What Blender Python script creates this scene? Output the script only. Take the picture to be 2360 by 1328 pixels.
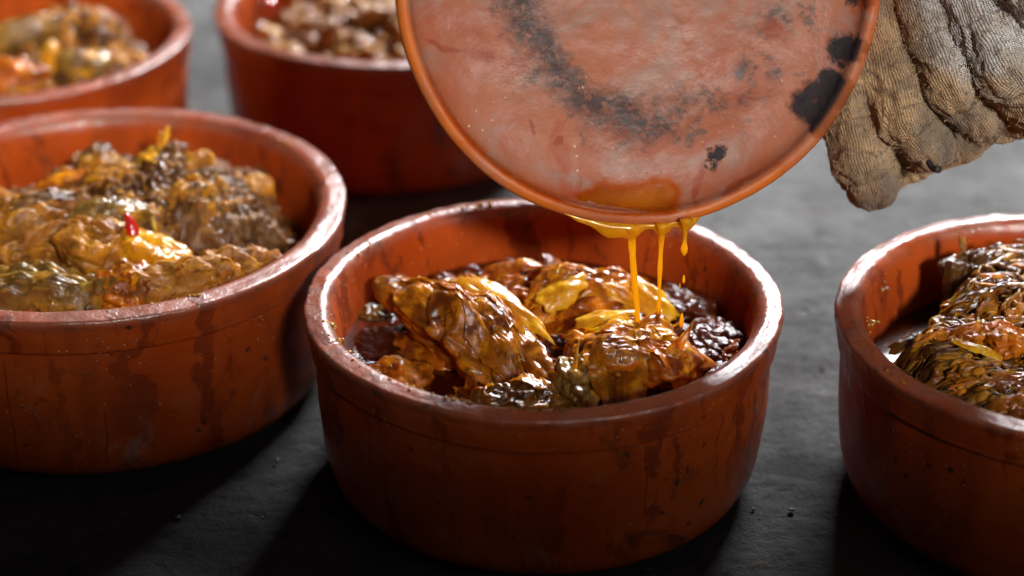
import bpy, bmesh, math, random
import numpy as np
from mathutils import Vector, Matrix, Euler
from mathutils.bvhtree import BVHTree

for _o in list(bpy.data.objects):
    bpy.data.objects.remove(_o)
sc = bpy.context.scene
COL = sc.collection

# ------------------------------------------------------------------ camera
PITCH = math.radians(27.484)
CAM_H = 0.5891
FPX = 4845.0                      # focal length in pixels of the 2360 px wide photograph
cam_data = bpy.data.cameras.new('camera')
cam = bpy.data.objects.new('camera', cam_data)
COL.objects.link(cam)
cam.location = (0, 0, CAM_H)
cam.rotation_euler = (math.pi / 2 - PITCH, 0, 0)
cam_data.sensor_width = 36.0
cam_data.lens = 36.0 * FPX / 2360.0
cam_data.clip_start = 0.02
cam_data.clip_end = 60
cam_data.dof.use_dof = True
cam_data.dof.focus_distance = 1.025
cam_data.dof.aperture_fstop = 3.4
cam_data.dof.aperture_blades = 9
sc.camera = cam

# ------------------------------------------------------------------ light
w = bpy.data.worlds.new('World')
sc.world = w
w.use_nodes = True
bg = w.node_tree.nodes['Background']
bg.inputs['Color'].default_value = (1.0, 0.93, 0.86, 1)
bg.inputs['Strength'].default_value = 0.030


def area(name, loc, target, sx, sy, power, color, spread=180, roll=0.0):
    d = bpy.data.lights.new(name, 'AREA')
    d.shape = 'RECTANGLE'
    d.size, d.size_y = sx, sy
    d.energy = power
    d.color = color
    d.spread = math.radians(spread)
    o = bpy.data.objects.new(name, d)
    COL.objects.link(o)
    o.location = loc
    rot = (Vector(target) - Vector(loc)).to_track_quat('-Z', 'Y').to_matrix() @ Matrix.Rotation(math.radians(roll), 3, 'Z')
    o.rotation_euler = rot.to_euler()
    return o


# window light falling in from behind, narrow key from front right, weak fill from the front
area('window_light', (0.85, 3.2, 1.88), (0.12, 1.1, 0.05), 0.95, 0.60, 140, (0.93, 0.96, 1.0), 150)
area('key_light', (0.45, -0.115, 0.895), (0.0, 1.13, 0.198), 1.15, 0.40, 1.65, (1.0, 0.95, 0.88), 9, -15)  # added lamp, beam edge shaped to keep pot fronts dim
area('fill_light', (1.10, -0.15, 0.95), (0.1, 1.05, 0.12), 1.0, 1.0, 1.6, (1.0, 0.97, 0.94), 140)

vs = sc.view_settings
vs.view_transform = 'Standard'
vs.look = 'None'
vs.exposure = 0.0
vs.gamma = 1.0
vs.use_curve_mapping = False
sc.render.engine = 'CYCLES'
sc.cycles.use_denoising = True
sc.cycles.max_bounces = 8
sc.cycles.transmission_bounces = 6
sc.cycles.sample_clamp_indirect = 6.0
sc.cycles.caustics_reflective = False
sc.cycles.caustics_refractive = False

# ------------------------------------------------------------------ projection helpers (pixel of the photograph -> point in the place)
CP, SP = math.cos(PITCH), math.sin(PITCH)


def ray(u, v):
    a, b = (u - 1180) / FPX, (664 - v) / FPX
    return Vector((a, CP + b * SP, -SP + b * CP))


def at_z(u, v, z):
    r = ray(u, v)
    return Vector((0, 0, CAM_H)) + r * ((z - CAM_H) / r.z)


def at_y(u, v, y):
    r = ray(u, v)
    return Vector((0, 0, CAM_H)) + r * (y / r.y)


# ------------------------------------------------------------------ numpy noise
_rs = np.random.RandomState(7)
_perm = _rs.permutation(256).astype(np.int64)
_perm = np.concatenate([_perm, _perm, _perm])
_grad = _rs.normal(size=(256, 3))
_grad /= np.linalg.norm(_grad, axis=1)[:, None]


def perlin(P):
    P = np.asarray(P, float)
    i = np.floor(P).astype(np.int64)
    f = P - i
    i &= 255
    u = f * f * f * (f * (f * 6 - 15) + 10)
    out = 0
    for dx in (0, 1):
        wx = u[:, 0] if dx else 1 - u[:, 0]
        a = _perm[i[:, 0] + dx]
        for dy in (0, 1):
            wy = u[:, 1] if dy else 1 - u[:, 1]
            b = _perm[a + i[:, 1] + dy]
            for dz in (0, 1):
                wz = u[:, 2] if dz else 1 - u[:, 2]
                g = _grad[_perm[b + i[:, 2] + dz] & 255]
                d = g[:, 0] * (f[:, 0] - dx) + g[:, 1] * (f[:, 1] - dy) + g[:, 2] * (f[:, 2] - dz)
                out = out + wx * wy * wz * d
    return out * 1.5


def fbm(P, octv=4, gain=0.5, lac=2.03):
    s, a = 0, 1.0
    for k in range(octv):
        s = s + a * perlin(P + 17.3 * k)
        P = P * lac
        a *= gain
    return s


def ridged(P, octv=3, gain=0.5, lac=2.1):
    s, a = 0, 1.0
    for k in range(octv):
        s = s + a * (1 - 2.2 * np.abs(perlin(P + 9.1 * k)))
        P = P * lac
        a *= gain
    return s


def sstep(a, b, x):
    t = np.clip((x - a) / (b - a), 0, 1)
    return t * t * (3 - 2 * t)


# ------------------------------------------------------------------ mesh helpers
def mesh_np(name, V, F, smooth=True):
    V = np.asarray(V, np.float32)
    F = np.asarray(F, np.int32)
    me = bpy.data.meshes.new(name)
    n, k = F.shape
    me.vertices.add(len(V))
    me.vertices.foreach_set('co', V.ravel())
    me.loops.add(n * k)
    me.loops.foreach_set('vertex_index', F.ravel())
    me.polygons.add(n)
    me.polygons.foreach_set('loop_start', np.arange(0, n * k, k, dtype=np.int32))
    me.polygons.foreach_set('loop_total', np.full(n, k, np.int32))
    me.update(calc_edges=True)
    me.validate()
    me.polygons.foreach_set('use_smooth', np.full(len(me.polygons), smooth, bool))
    return me


def obj(name, me, mat=None, parent=None, loc=None):
    o = bpy.data.objects.new(name, me)
    COL.objects.link(o)
    if mat is not None and me is not None:
        me.materials.append(mat)
    if parent is not None:
        o.parent = parent
    if loc is not None:
        o.location = loc
    return o


def tag(o, label=None, cat=None, group=None, kind=None):
    if label:
        o['label'] = label
    if cat:
        o['category'] = cat
    if group:
        o['group'] = group
    if kind:
        o['kind'] = kind
    return o


def empty(name, loc=(0, 0, 0)):
    o = bpy.data.objects.new(name, None)
    o.empty_display_size = 0.02
    COL.objects.link(o)
    o.location = loc
    return o


def grid_faces(nu, nv, closed_u=False):
    """vertices index = i*nv + j"""
    i = np.arange(nu if closed_u else nu - 1)
    j = np.arange(nv - 1)
    I, J = np.meshgrid(i, j, indexing='ij')
    I2 = (I + 1) % nu
    return np.stack([I * nv + J, I2 * nv + J, I2 * nv + J + 1, I * nv + J + 1], -1).reshape(-1, 4)


def spline(pts, n):
    """Catmull-Rom resample of a polyline to n points"""
    P = np.asarray(pts, float)
    d = np.r_[0, np.cumsum(np.maximum(np.linalg.norm(np.diff(P, axis=0), axis=1), 1e-9))]
    t = np.linspace(0, d[-1], n)
    m = np.gradient(P, d, axis=0)
    k = np.clip(np.searchsorted(d, t, side='right') - 1, 0, len(P) - 2)
    h = d[k + 1] - d[k]
    s = (t - d[k]) / h
    s2, s3 = s * s, s * s * s
    return ((2 * s3 - 3 * s2 + 1)[:, None] * P[k] + ((s3 - 2 * s2 + s) * h)[:, None] * m[k]
            + (-2 * s3 + 3 * s2)[:, None] * P[k + 1] + ((s3 - s2) * h)[:, None] * m[k + 1])


def tube_np(pts, radii, seg=12, flat=None):
    """closed tube; pts (n,3), radii (n,). flat: (axis vector, factor) squashes the section along that axis"""
    P = np.asarray(pts, float)
    n = len(P)
    T = np.gradient(P, axis=0)
    T /= np.linalg.norm(T, axis=1)[:, None] + 1e-12
    ref = np.array([0.0, 1.0, 0.13])
    A = np.cross(T, ref)
    A /= np.linalg.norm(A, axis=1)[:, None] + 1e-12
    B = np.cross(T, A)
    a = np.linspace(0, 2 * math.pi, seg, endpoint=False)
    D = A[:, None] * np.cos(a)[None, :, None] + B[:, None] * np.sin(a)[None, :, None]
    V = (P[:, None] + D * np.asarray(radii)[:, None, None]).reshape(-1, 3)
    i = np.arange(n - 1)
    j = np.arange(seg)
    I, J = np.meshgrid(i, j, indexing='ij')
    J2 = (J + 1) % seg
    F = np.stack([I * seg + J, I * seg + J2, (I + 1) * seg + J2, (I + 1) * seg + J], -1).reshape(-1, 4)
    V = np.vstack([V, P[0], P[-1]])
    c0, c1 = n * seg, n * seg + 1
    j = np.arange(0, seg, 2)
    cap0 = np.stack([np.full_like(j, c0), (j + 2) % seg, (j + 1) % seg, j], -1)
    b = (n - 1) * seg
    cap1 = np.stack([np.full_like(j, c1), b + j, b + (j + 1) % seg, b + (j + 2) % seg], -1)
    return V, np.vstack([F, cap0, cap1])


class Join:
    def __init__(self):
        self.V, self.F, self.n = [], [], 0

    def add(self, V, F):
        self.V.append(np.asarray(V, float))
        self.F.append(np.asarray(F) + self.n)
        self.n += len(V)

    def mesh(self, name):
        return mesh_np(name, np.vstack(self.V), np.vstack(self.F))


_ico = {}


def ico(level):
    if level not in _ico:
        bm = bmesh.new()
        bmesh.ops.create_icosphere(bm, subdivisions=level, radius=1)
        bm.verts.ensure_lookup_table()
        V = np.array([v.co[:] for v in bm.verts])
        F = np.array([[v.index for v in f.verts] for f in bm.faces])
        bm.free()
        _ico[level] = (V, F)
    return _ico[level]


def surface_nets(f, origin, cell):
    """f: 3-D array of signed distance (negative inside) -> vertices, quads"""
    s = f < 0
    nx, ny, nz = f.shape
    c = np.zeros((nx - 1, ny - 1, nz - 1), int)
    for dx in (0, 1):
        for dy in (0, 1):
            for dz in (0, 1):
                c += s[dx:nx - 1 + dx, dy:ny - 1 + dy, dz:nz - 1 + dz]
    act = (c > 0) & (c < 8)
    idx = -np.ones(act.shape, int)
    ijk = np.argwhere(act)
    idx[act] = np.arange(len(ijk))
    acc = np.zeros((len(ijk), 3))
    cnt = np.zeros(len(ijk))
    corners = [(a, b, d) for a in (0, 1) for b in (0, 1) for d in (0, 1)]
    for p in corners:
        for ax in range(3):
            if p[ax] == 1:
                continue
            q = list(p)
            q[ax] = 1
            fa = f[ijk[:, 0] + p[0], ijk[:, 1] + p[1], ijk[:, 2] + p[2]]
            fb = f[ijk[:, 0] + q[0], ijk[:, 1] + q[1], ijk[:, 2] + q[2]]
            m = (fa < 0) != (fb < 0)
            t = np.where(m, fa / np.where(m, fa - fb, 1), 0)
            pos = np.tile(np.array(p, float), (len(ijk), 1))
            pos[:, ax] += t
            acc[m] += pos[m]
            cnt[m] += 1
    V = (ijk + acc / np.maximum(cnt, 1)[:, None]) * cell + np.asarray(origin)
    Q = []
    for ax in range(3):
        sl0 = [slice(None)] * 3
        sl1 = [slice(None)] * 3
        sl0[ax] = slice(0, -1)
        sl1[ax] = slice(1, None)
        a, b = s[tuple(sl0)], s[tuple(sl1)]
        e = np.argwhere(a != b)
        o1, o2 = [(1, 2), (2, 0), (0, 1)][ax]
        ok = (e[:, o1] > 0) & (e[:, o2] > 0) & (e[:, o1] < f.shape[o1] - 1) & (e[:, o2] < f.shape[o2] - 1)
        e = e[ok]
        flip = b[e[:, 0], e[:, 1], e[:, 2]]

        def g(d1, d2):
            k = e.copy()
            k[:, o1] += d1
            k[:, o2] += d2
            return idx[k[:, 0], k[:, 1], k[:, 2]]
        q = np.stack([g(-1, -1), g(0, -1), g(0, 0), g(-1, 0)], -1)
        q[flip] = q[flip][:, ::-1]
        Q.append(q)
    return V, np.vstack(Q)


# ------------------------------------------------------------------ material helpers
class Mat:
    def __init__(self, name):
        self.m = bpy.data.materials.new(name)
        self.m.use_nodes = True
        self.t = self.m.node_tree
        self.t.nodes.clear()
        self.out = self.t.nodes.new('ShaderNodeOutputMaterial')
        self.b = self.t.nodes.new('ShaderNodeBsdfPrincipled')
        self.link(self.b.outputs[0], self.out.inputs['Surface'])

    def link(self, a, b):
        self.t.links.new(a, b)

    def put(self, sock, v):
        if hasattr(v, 'is_output'):
            self.link(v, sock)
        elif v is not None:
            if isinstance(v, (tuple, list)) and len(v) == 3 and sock.type == 'RGBA':
                v = (*v, 1)
            sock.default_value = v

    def set(self, **kw):
        for k, v in kw.items():
            self.put(self.b.inputs[k.replace('_', ' ')], v)
        return self

    def node(self, typ, **kw):
        n = self.t.nodes.new(typ)
        for k, v in kw.items():
            setattr(n, k, v)
        return n

    def coord(self, out='Object'):
        return self.node('ShaderNodeTexCoord').outputs[out]

    def attr(self, name, kind='OBJECT', out='Fac'):
        n = self.node('ShaderNodeAttribute', attribute_type=kind, attribute_name=name)
        return n.outputs[out]

    def vmath(self, op, a, b=None):
        n = self.node('ShaderNodeVectorMath', operation=op)
        self.put(n.inputs[0], a)
        if op == 'SCALE':
            self.put(n.inputs['Scale'], b)
        elif b is not None:
            self.put(n.inputs[1], b)
        return n.outputs['Value'] if op in ('LENGTH', 'DISTANCE', 'DOT_PRODUCT') else n.outputs[0]

    def math(self, op, a, b=None, clamp=False):
        n = self.node('ShaderNodeMath', operation=op, use_clamp=clamp)
        self.put(n.inputs[0], a)
        if b is not None:
            self.put(n.inputs[1], b)
        return n.outputs[0]

    def noise(self, vec, scale, detail=4, rough=0.5, dist=0.0, out='Fac'):
        n = self.node('ShaderNodeTexNoise')
        self.put(n.inputs['Vector'], vec)
        n.inputs['Scale'].default_value = scale
        n.inputs['Detail'].default_value = detail
        n.inputs['Roughness'].default_value = rough
        n.inputs['Distortion'].default_value = dist
        return n.outputs[out]

    def voronoi(self, vec, scale, feature='F1', out='Distance', rand=1.0):
        n = self.node('ShaderNodeTexVoronoi', feature=feature)
        self.put(n.inputs['Vector'], vec)
        n.inputs['Scale'].default_value = scale
        n.inputs['Randomness'].default_value = rand
        return n.outputs[out]

    def ramp(self, fac, a, b, lo=0.0, hi=1.0):
        n = self.node('ShaderNodeMapRange', interpolation_type='SMOOTHSTEP')
        self.put(n.inputs[0], fac)
        for k, v in zip((1, 2, 3, 4), (a, b, lo, hi)):
            n.inputs[k].default_value = v
        return n.outputs[0]

    def mix(self, fac, a, b, mode='MIX'):
        n = self.node('ShaderNodeMix', data_type='RGBA', blend_type=mode)
        self.put(n.inputs['Factor'], fac)
        self.put(n.inputs[6], a)
        self.put(n.inputs[7], b)
        return n.outputs[2]

    def sep(self, vec):
        n = self.node('ShaderNodeSeparateXYZ')
        self.put(n.inputs[0], vec)
        return n.outputs

    def comb(self, x, y, z):
        n = self.node('ShaderNodeCombineXYZ')
        for s, v in zip(n.inputs, (x, y, z)):
            self.put(s, v)
        return n.outputs[0]

    def bump(self, height, strength, dist, normal=None):
        n = self.node('ShaderNodeBump')
        self.put(n.inputs['Height'], height)
        n.inputs['Strength'].default_value = strength
        n.inputs['Distance'].default_value = dist
        if normal is not None:
            self.link(normal, n.inputs['Normal'])
        return n.outputs[0]

    def mul(self, *a):
        r = a[0]
        for x in a[1:]:
            r = self.math('MULTIPLY', r, x)
        return r


def M_clay():
    m = Mat('terracotta')
    raw = m.coord()
    seed = m.attr('seed')
    co = m.vmath('ADD', raw, m.comb(seed, m.math('MULTIPLY', seed, 1.7), m.math('MULTIPLY', seed, 0.0)))
    xyz = m.sep(raw)
    z = xyz[2]
    big = m.ramp(m.noise(co, 13, 5, 0.55), 0.3, 0.7)
    col = m.mix(big, (0.30, 0.039, 0.0040), (0.41, 0.068, 0.0085))
    pale = m.ramp(m.noise(co, 34, 8, 0.62, 0.6), 0.56, 0.74)
    col = m.mix(m.mul(pale, 0.25), col, (0.46, 0.17, 0.085))
    # thin oily runs going down the wall
    sx = m.vmath('MULTIPLY', co, (75, 75, 5))
    sx = m.vmath('ADD', sx, m.vmath('SCALE', m.noise(co, 60, 2, out='Color'), 1.2))
    run = m.ramp(m.noise(sx, 1.0, 3, 0.5), 0.54, 0.62)
    run = m.mul(run, m.ramp(m.noise(co, 11, 3), 0.38, 0.54))
    col = m.mix(m.mul(run, 0.70), col, (0.12, 0.016, 0.005))
    wide = m.ramp(m.noise(m.vmath('MULTIPLY', co, (26, 26, 7)), 1.0, 4, 0.6, 0.5), 0.48, 0.68)
    col = m.mix(m.mul(wide, 0.6), col, (0.20, 0.030, 0.007))
    # sooty smudges and burnt specks
    smud = m.ramp(m.noise(co, 21, 7, 0.68, 1.0), 0.56, 0.72)
    col = m.mix(m.mul(smud, 0.7), col, (0.035, 0.018, 0.012))
    spot = m.ramp(m.voronoi(m.vmath('ADD', co, m.vmath('SCALE', m.noise(co, 120, 2, out='Color'), 0.006)), 70), 0.16, 0.06)
    spot = m.mul(spot, m.ramp(m.noise(co, 24, 2), 0.44, 0.54))
    col = m.mix(m.mul(spot, 0.9), col, (0.03, 0.014, 0.01))
    fleck = m.mul(m.ramp(m.voronoi(co, 310), 0.16, 0.08), m.ramp(m.noise(co, 40, 2), 0.50, 0.60))
    col = m.mix(m.mul(fleck, 0.75), col, (0.60, 0.38, 0.20))
    ash = m.mul(m.ramp(m.noise(m.vmath('MULTIPLY', co, (34, 34, 15)), 1.0, 7, 0.68, 0.6), 0.54, 0.68), m.ramp(z, 0.060, 0.012))
    col = m.mix(m.mul(ash, 0.55), col, (0.30, 0.22, 0.18))
    # crusty worn rim
    top = m.mul(m.ramp(z, 0.0925, 0.0975), m.ramp(m.noise(co, 48, 7, 0.70), 0.34, 0.60))
    col = m.mix(m.mul(top, 0.50), col, (0.25, 0.115, 0.08))
    blk = m.mul(m.ramp(z, 0.090, 0.0955), m.ramp(m.noise(m.vmath('ADD', co, (4.0, 2.0, 1.0)), 60, 6, 0.7), 0.60, 0.68))
    col = m.mix(m.mul(blk, 0.85), col, (0.045, 0.025, 0.018))
    rough = m.ramp(m.noise(co, 26, 5, 0.6), 0.3, 0.7, 0.30, 0.58)
    rings = m.noise(m.vmath('MULTIPLY', co, (6, 6, 420)), 1.0, 3, 0.5)
    grain = m.noise(co, 330, 5, 0.65)
    lumps = m.noise(co, 95, 4, 0.6)
    h = m.math('ADD', m.math('MULTIPLY', rings, 0.45), m.math('MULTIPLY', lumps, 0.7))
    n1 = m.bump(h, 0.30, 0.0012)
    rad = m.vmath('LENGTH', m.vmath('MULTIPLY', raw, (1, 1, 0)))
    outer = m.ramp(rad, 0.1045, 0.1075)
    rough = m.math('MAXIMUM', rough, m.math('MULTIPLY', m.math('SUBTRACT', 1.0, outer), 0.85))
    n2 = m.bump(m.math('ADD', m.math('MULTIPLY', grain, m.math('ADD', 0.15, m.math('MULTIPLY', m.ramp(z, 0.0925, 0.0975), 1.6))),
                       m.math('ADD', m.math('MULTIPLY', fleck, 1.5), m.math('MULTIPLY', run, 0.8))), 0.5, 0.0005, n1)
    m.set(Base_Color=col, Roughness=rough, Normal=n2)
    m.set(Coat_Weight=m.math('MULTIPLY', outer, m.math('MAXIMUM', m.ramp(z, 0.090, 0.0975, 0.22, 1.0), m.math('MULTIPLY', m.math('MAXIMUM', run, wide), 0.6))), Coat_Roughness=m.ramp(m.noise(co, 33, 4, 0.6), 0.35, 0.65, 0.16, 0.36), Coat_Normal=n2)
    m.set(Specular_IOR_Level=m.math('MULTIPLY', m.math('ADD', 0.3, m.math('MULTIPLY', outer, 0.7)), m.ramp(z, 0.088, 0.0975, 0.16, 0.6)))
    return m.m


def M_run():
    m = Mat('dried_oil_run')
    m.set(Base_Color=m.mix(m.noise(m.coord(), 120, 3), (0.20, 0.027, 0.006), (0.13, 0.017, 0.005)), Roughness=0.25)
    m.set(Coat_Weight=0.4, Coat_Roughness=0.1)
    return m.m


def M_lid():
    m = Mat('lid_clay')
    co = m.coord()
    xyz = m.sep(co)
    wob = m.vmath('SCALE', m.vmath('SUBTRACT', m.noise(co, 38, 6, 0.65, out='Color'), (0.5, 0.5, 0.5)), 0.030)
    p = m.vmath('ADD', co, wob)
    flatp = m.vmath('MULTIPLY', p, (1, 1, 0))
    front = m.ramp(xyz[2], -0.0195, -0.0185)
    col = m.mix(m.ramp(m.noise(co, 16, 6, 0.6), 0.3, 0.7), (0.26, 0.066, 0.029), (0.33, 0.112, 0.058))
    # greyish residue, with the hazy sheen painted into its colour
    res_sheen = m.ramp(m.noise(co, 17, 9, 0.72, 1.2), 0.44, 0.62)
    col = m.mix(m.mul(res_sheen, 0.85), col, (0.25, 0.14, 0.108))
    # soot ring left by the flame, broken up
    d = m.vmath('DISTANCE', flatp, (0.0095, 0.0, 0.0))
    ring = m.mul(m.ramp(d, 0.054, 0.064), m.ramp(d, 0.083, 0.069))
    left = m.ramp(xyz[0], 0.035, -0.010)
    thr = m.math('ADD', m.noise(co, 70, 7, 0.7), m.math('MULTIPLY', left, 0.20))
    brk = m.mul(m.ramp(thr, 0.42, 0.64), m.ramp(m.noise(co, 200, 6, 0.75), 0.36, 0.54, 0.35, 1.0))
    col = m.mix(m.mul(ring, brk, 0.93), col, (0.030, 0.022, 0.022))
    haze_ring = m.mul(m.ramp(d, 0.046, 0.066), m.ramp(d, 0.096, 0.074), m.ramp(m.noise(co, 110, 6, 0.7), 0.52, 0.64))
    col = m.mix(m.mul(haze_ring, 0.8), col, (0.06, 0.035, 0.03))
    # charred patches
    char = None
    finew = m.math('MULTIPLY', m.math('SUBTRACT', m.noise(co, 170, 6, 0.75), 0.5), 0.011)
    for (x, y, r) in LID_CHAR:
        dd = m.vmath('DISTANCE', m.vmath('ADD', m.vmath('MULTIPLY', co, (1, 1, 0)), m.vmath('MULTIPLY', m.vmath('SCALE', wob, 0.8), (1, 1, 0))), (x, y, 0.0))
        k = m.ramp(m.math('ADD', dd, finew), r * 1.34, r * 0.80)
        char = k if char is None else m.math('MAXIMUM', char, k)
    col = m.mix(m.mul(char, 0.97), col, m.mix(m.noise(co, 160, 5, 0.7), (0.006, 0.006, 0.009), (0.035, 0.032, 0.036)))
    # dark red oily stains, pale grains
    st = m.mul(m.ramp(m.noise(co, 28, 4, 0.5, 0.5), 0.60, 0.66), 0.7)
    col = m.mix(st, col, (0.27, 0.045, 0.012))
    fl = m.mul(m.ramp(m.voronoi(m.vmath('ADD', co, m.vmath('SCALE', wob, 0.3)), 210), 0.20, 0.08), m.ramp(m.noise(co, 33, 2), 0.56, 0.66), 0.7)
    col = m.mix(fl, col, (0.68, 0.50, 0.38))
    for (x, y, a_, lx, ly) in LID_STAIN:
        rx = m.node('ShaderNodeVectorRotate', rotation_type='Z_AXIS')
        m.put(rx.inputs['Vector'], m.vmath('SUBTRACT', m.vmath('ADD', m.vmath('MULTIPLY', co, (1, 1, 0)), m.vmath('MULTIPLY', m.vmath('SCALE', wob, 0.5), (1, 1, 0))), (x, y, 0.0)))
        rx.inputs['Angle'].default_value = -math.radians(a_)
        dd = m.vmath('LENGTH', m.vmath('MULTIPLY', rx.outputs[0], (1.0 / lx, 1.0 / ly, 0.0)))
        col = m.mix(m.mul(m.ramp(dd, 1.05, 0.55), 0.72), col, (0.20, 0.030, 0.006))
    # oily lip
    rr = m.vmath('LENGTH', m.vmath('MULTIPLY', co, (1, 1, 0)))
    lip = m.mul(m.ramp(rr, LID_R * 0.945, LID_R * 0.965), m.ramp(m.noise(co, 22, 3), 0.25, 0.6))
    low = m.ramp(m.math('ADD', xyz[1], m.math('MULTIPLY', xyz[0], 0.5)), -0.030, -0.075)
    col = m.mix(m.mul(lip, m.math('ADD', 0.5, m.math('MULTIPLY', low, 0.45))), col, (0.46, 0.105, 0.008))
    rough = m.ramp(m.noise(co, 30, 6, 0.65), 0.3, 0.7, 0.36, 0.66)
    h = m.math('ADD', m.noise(co, 95, 7, 0.65), m.math('ADD', m.math('MULTIPLY', char, m.noise(co, 260, 4)), m.math('MULTIPLY', fl, 0.6)))
    n = m.bump(h, 0.40, 0.0015)
    n = m.bump(m.noise(co, 600, 3), 0.15, 0.0004, n)
    m.set(Base_Color=col, Roughness=rough, Normal=n, Coat_Weight=m.math('MULTIPLY', m.math('SUBTRACT', 1.0, char), 0.07), Coat_Roughness=0.30, Coat_Normal=n)
    m.set(Specular_IOR_Level=m.math('SUBTRACT', 0.20, m.math('MULTIPLY', char, 0.14)))
    return m.m


def M_food(name, dark, mid, light, pale, yellow=0.35, rough=0.30, coat=1.0, fine=1.0, scale=1.0, wet=0.04, tone=0.0):
    m = Mat(name)
    raw = m.coord()
    seed = m.attr('seed')
    co = m.vmath('ADD', raw, m.comb(seed, m.math('MULTIPLY', seed, 1.3), m.math('MULTIPLY', seed, 0.7)))
    tn = m.math('MULTIPLY', m.math('SUBTRACT', m.attr('tone', 'GEOMETRY'), 0.5), tone) if tone else 0.0
    a = m.ramp(m.math('ADD', m.noise(co, 55 * scale, 5, 0.6, 0.6), tn), 0.32, 0.66)
    col = m.mix(a, dark, mid)
    b = m.ramp(m.math('ADD', m.noise(m.vmath('ADD', co, (3.1, 1.7, 0.4)), 80 * scale, 5, 0.62, 0.5), tn), 0.62 - yellow * 0.35, 0.80 - yellow * 0.25)
    col = m.mix(b, col, light)
    c = m.ramp(m.noise(m.vmath('ADD', co, (9.1, 4.7, 6.4)), 120 * scale, 4, 0.6, 0.3), 0.60, 0.70)
    col = m.mix(m.mul(c, 0.6), col, pale)
    d = m.ramp(m.noise(co, 330 * scale, 4, 0.7), 0.55, 0.72)
    col = m.mix(m.mul(d, 0.55), col, dark)
    h1 = m.noise(co, 190 * scale, 5, 0.6, 0.8)
    h2 = m.noise(co, 700 * scale, 3, 0.6)
    n = m.bump(h1, 0.45 * fine, 0.0016)
    n = m.bump(h2, 0.35 * fine, 0.0006, n)
    nc = m.bump(m.noise(co, 240 * scale, 4, 0.55, 1.0), 0.70 * fine, 0.0014)
    nc = m.bump(m.noise(co, 620 * scale, 3, 0.5), 0.40 * fine, 0.0006, nc)
    m.set(Base_Color=col, Roughness=rough, Normal=n)
    m.set(Coat_Weight=m.ramp(m.noise(m.vmath('ADD', co, (1.0, 5.0, 2.0)), 60 * scale, 3), 0.36, 0.56, 0.25 * coat, coat), Coat_Roughness=wet, Coat_IOR=1.47, Coat_Normal=nc)
    m.set(Subsurface_Weight=0.30, Subsurface_Scale=0.006, Subsurface_Radius=(1.0, 0.42, 0.08), Specular_IOR_Level=0.15)
    return m.m


def M_oil(name, col, rough=0.03):
    m = Mat(name)
    co = m.coord('Object')
    c = m.mix(m.ramp(m.noise(co, 34, 4, 0.6), 0.48, 0.75), col, tuple(min(0.6, x * 6.0) for x in col))
    n = m.bump(m.noise(co, 70, 4, 0.55), 0.35, 0.002)
    m.set(Base_Color=c, Roughness=rough, Normal=n, Coat_Weight=1.0 if rough < 0.1 else 0.0, Coat_Roughness=0.02, Coat_Normal=n)
    return m.m


def M_amber():
    """streams of chilli oil: coloured, lit through"""
    m = Mat('amber_oil')
    co = m.coord('Object')
    k = m.noise(co, 260, 3, 0.6)
    col = m.mix(k, (0.90, 0.40, 0.008), (0.98, 0.58, 0.02))
    n = m.bump(m.noise(co, 420, 3), 0.35, 0.0006)
    m.set(Base_Color=col, Roughness=0.12, Normal=n, Coat_Weight=1.0, Coat_Roughness=0.03)
    tr = m.node('ShaderNodeBsdfTranslucent')
    m.put(tr.inputs['Color'], (1.0, 0.64, 0.03))
    mx = m.node('ShaderNodeMixShader')
    mx.inputs[0].default_value = 0.66
    m.link(m.b.outputs[0], mx.inputs[1])
    m.link(tr.outputs[0], mx.inputs[2])
    m.link(mx.outputs[0], m.out.inputs['Surface'])
    return m.m


def M_film():
    """see-through sheet of oil lying on the clay"""
    m = Mat('oil_film')
    co = m.coord('Object')
    n = m.bump(m.noise(co, 90, 3), 0.15, 0.0008)
    col = m.mix(m.ramp(m.noise(co, 45, 4), 0.35, 0.65), (0.30, 0.072, 0.004), (0.44, 0.125, 0.005))
    m.set(Base_Color=col, Roughness=0.35, Normal=n, Coat_Weight=0.12, Coat_Roughness=0.08, Coat_Normal=n, Specular_IOR_Level=0.2)
    tr = m.node('ShaderNodeBsdfTransparent')
    m.put(tr.inputs['Color'], m.mix(m.ramp(m.attr('film', 'GEOMETRY'), 0.02, 0.55), (1.0, 1.0, 1.0), (1.0, 0.52, 0.13)))
    mx = m.node('ShaderNodeMixShader')
    m.link(m.ramp(m.attr('film', 'GEOMETRY'), 0.0, 1.0, 0.0, 0.60), mx.inputs[0])
    m.link(tr.outputs[0], mx.inputs[1])
    m.link(m.b.outputs[0], mx.inputs[2])
    m.link(mx.outputs[0], m.out.inputs['Surface'])
    return m.m


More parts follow.
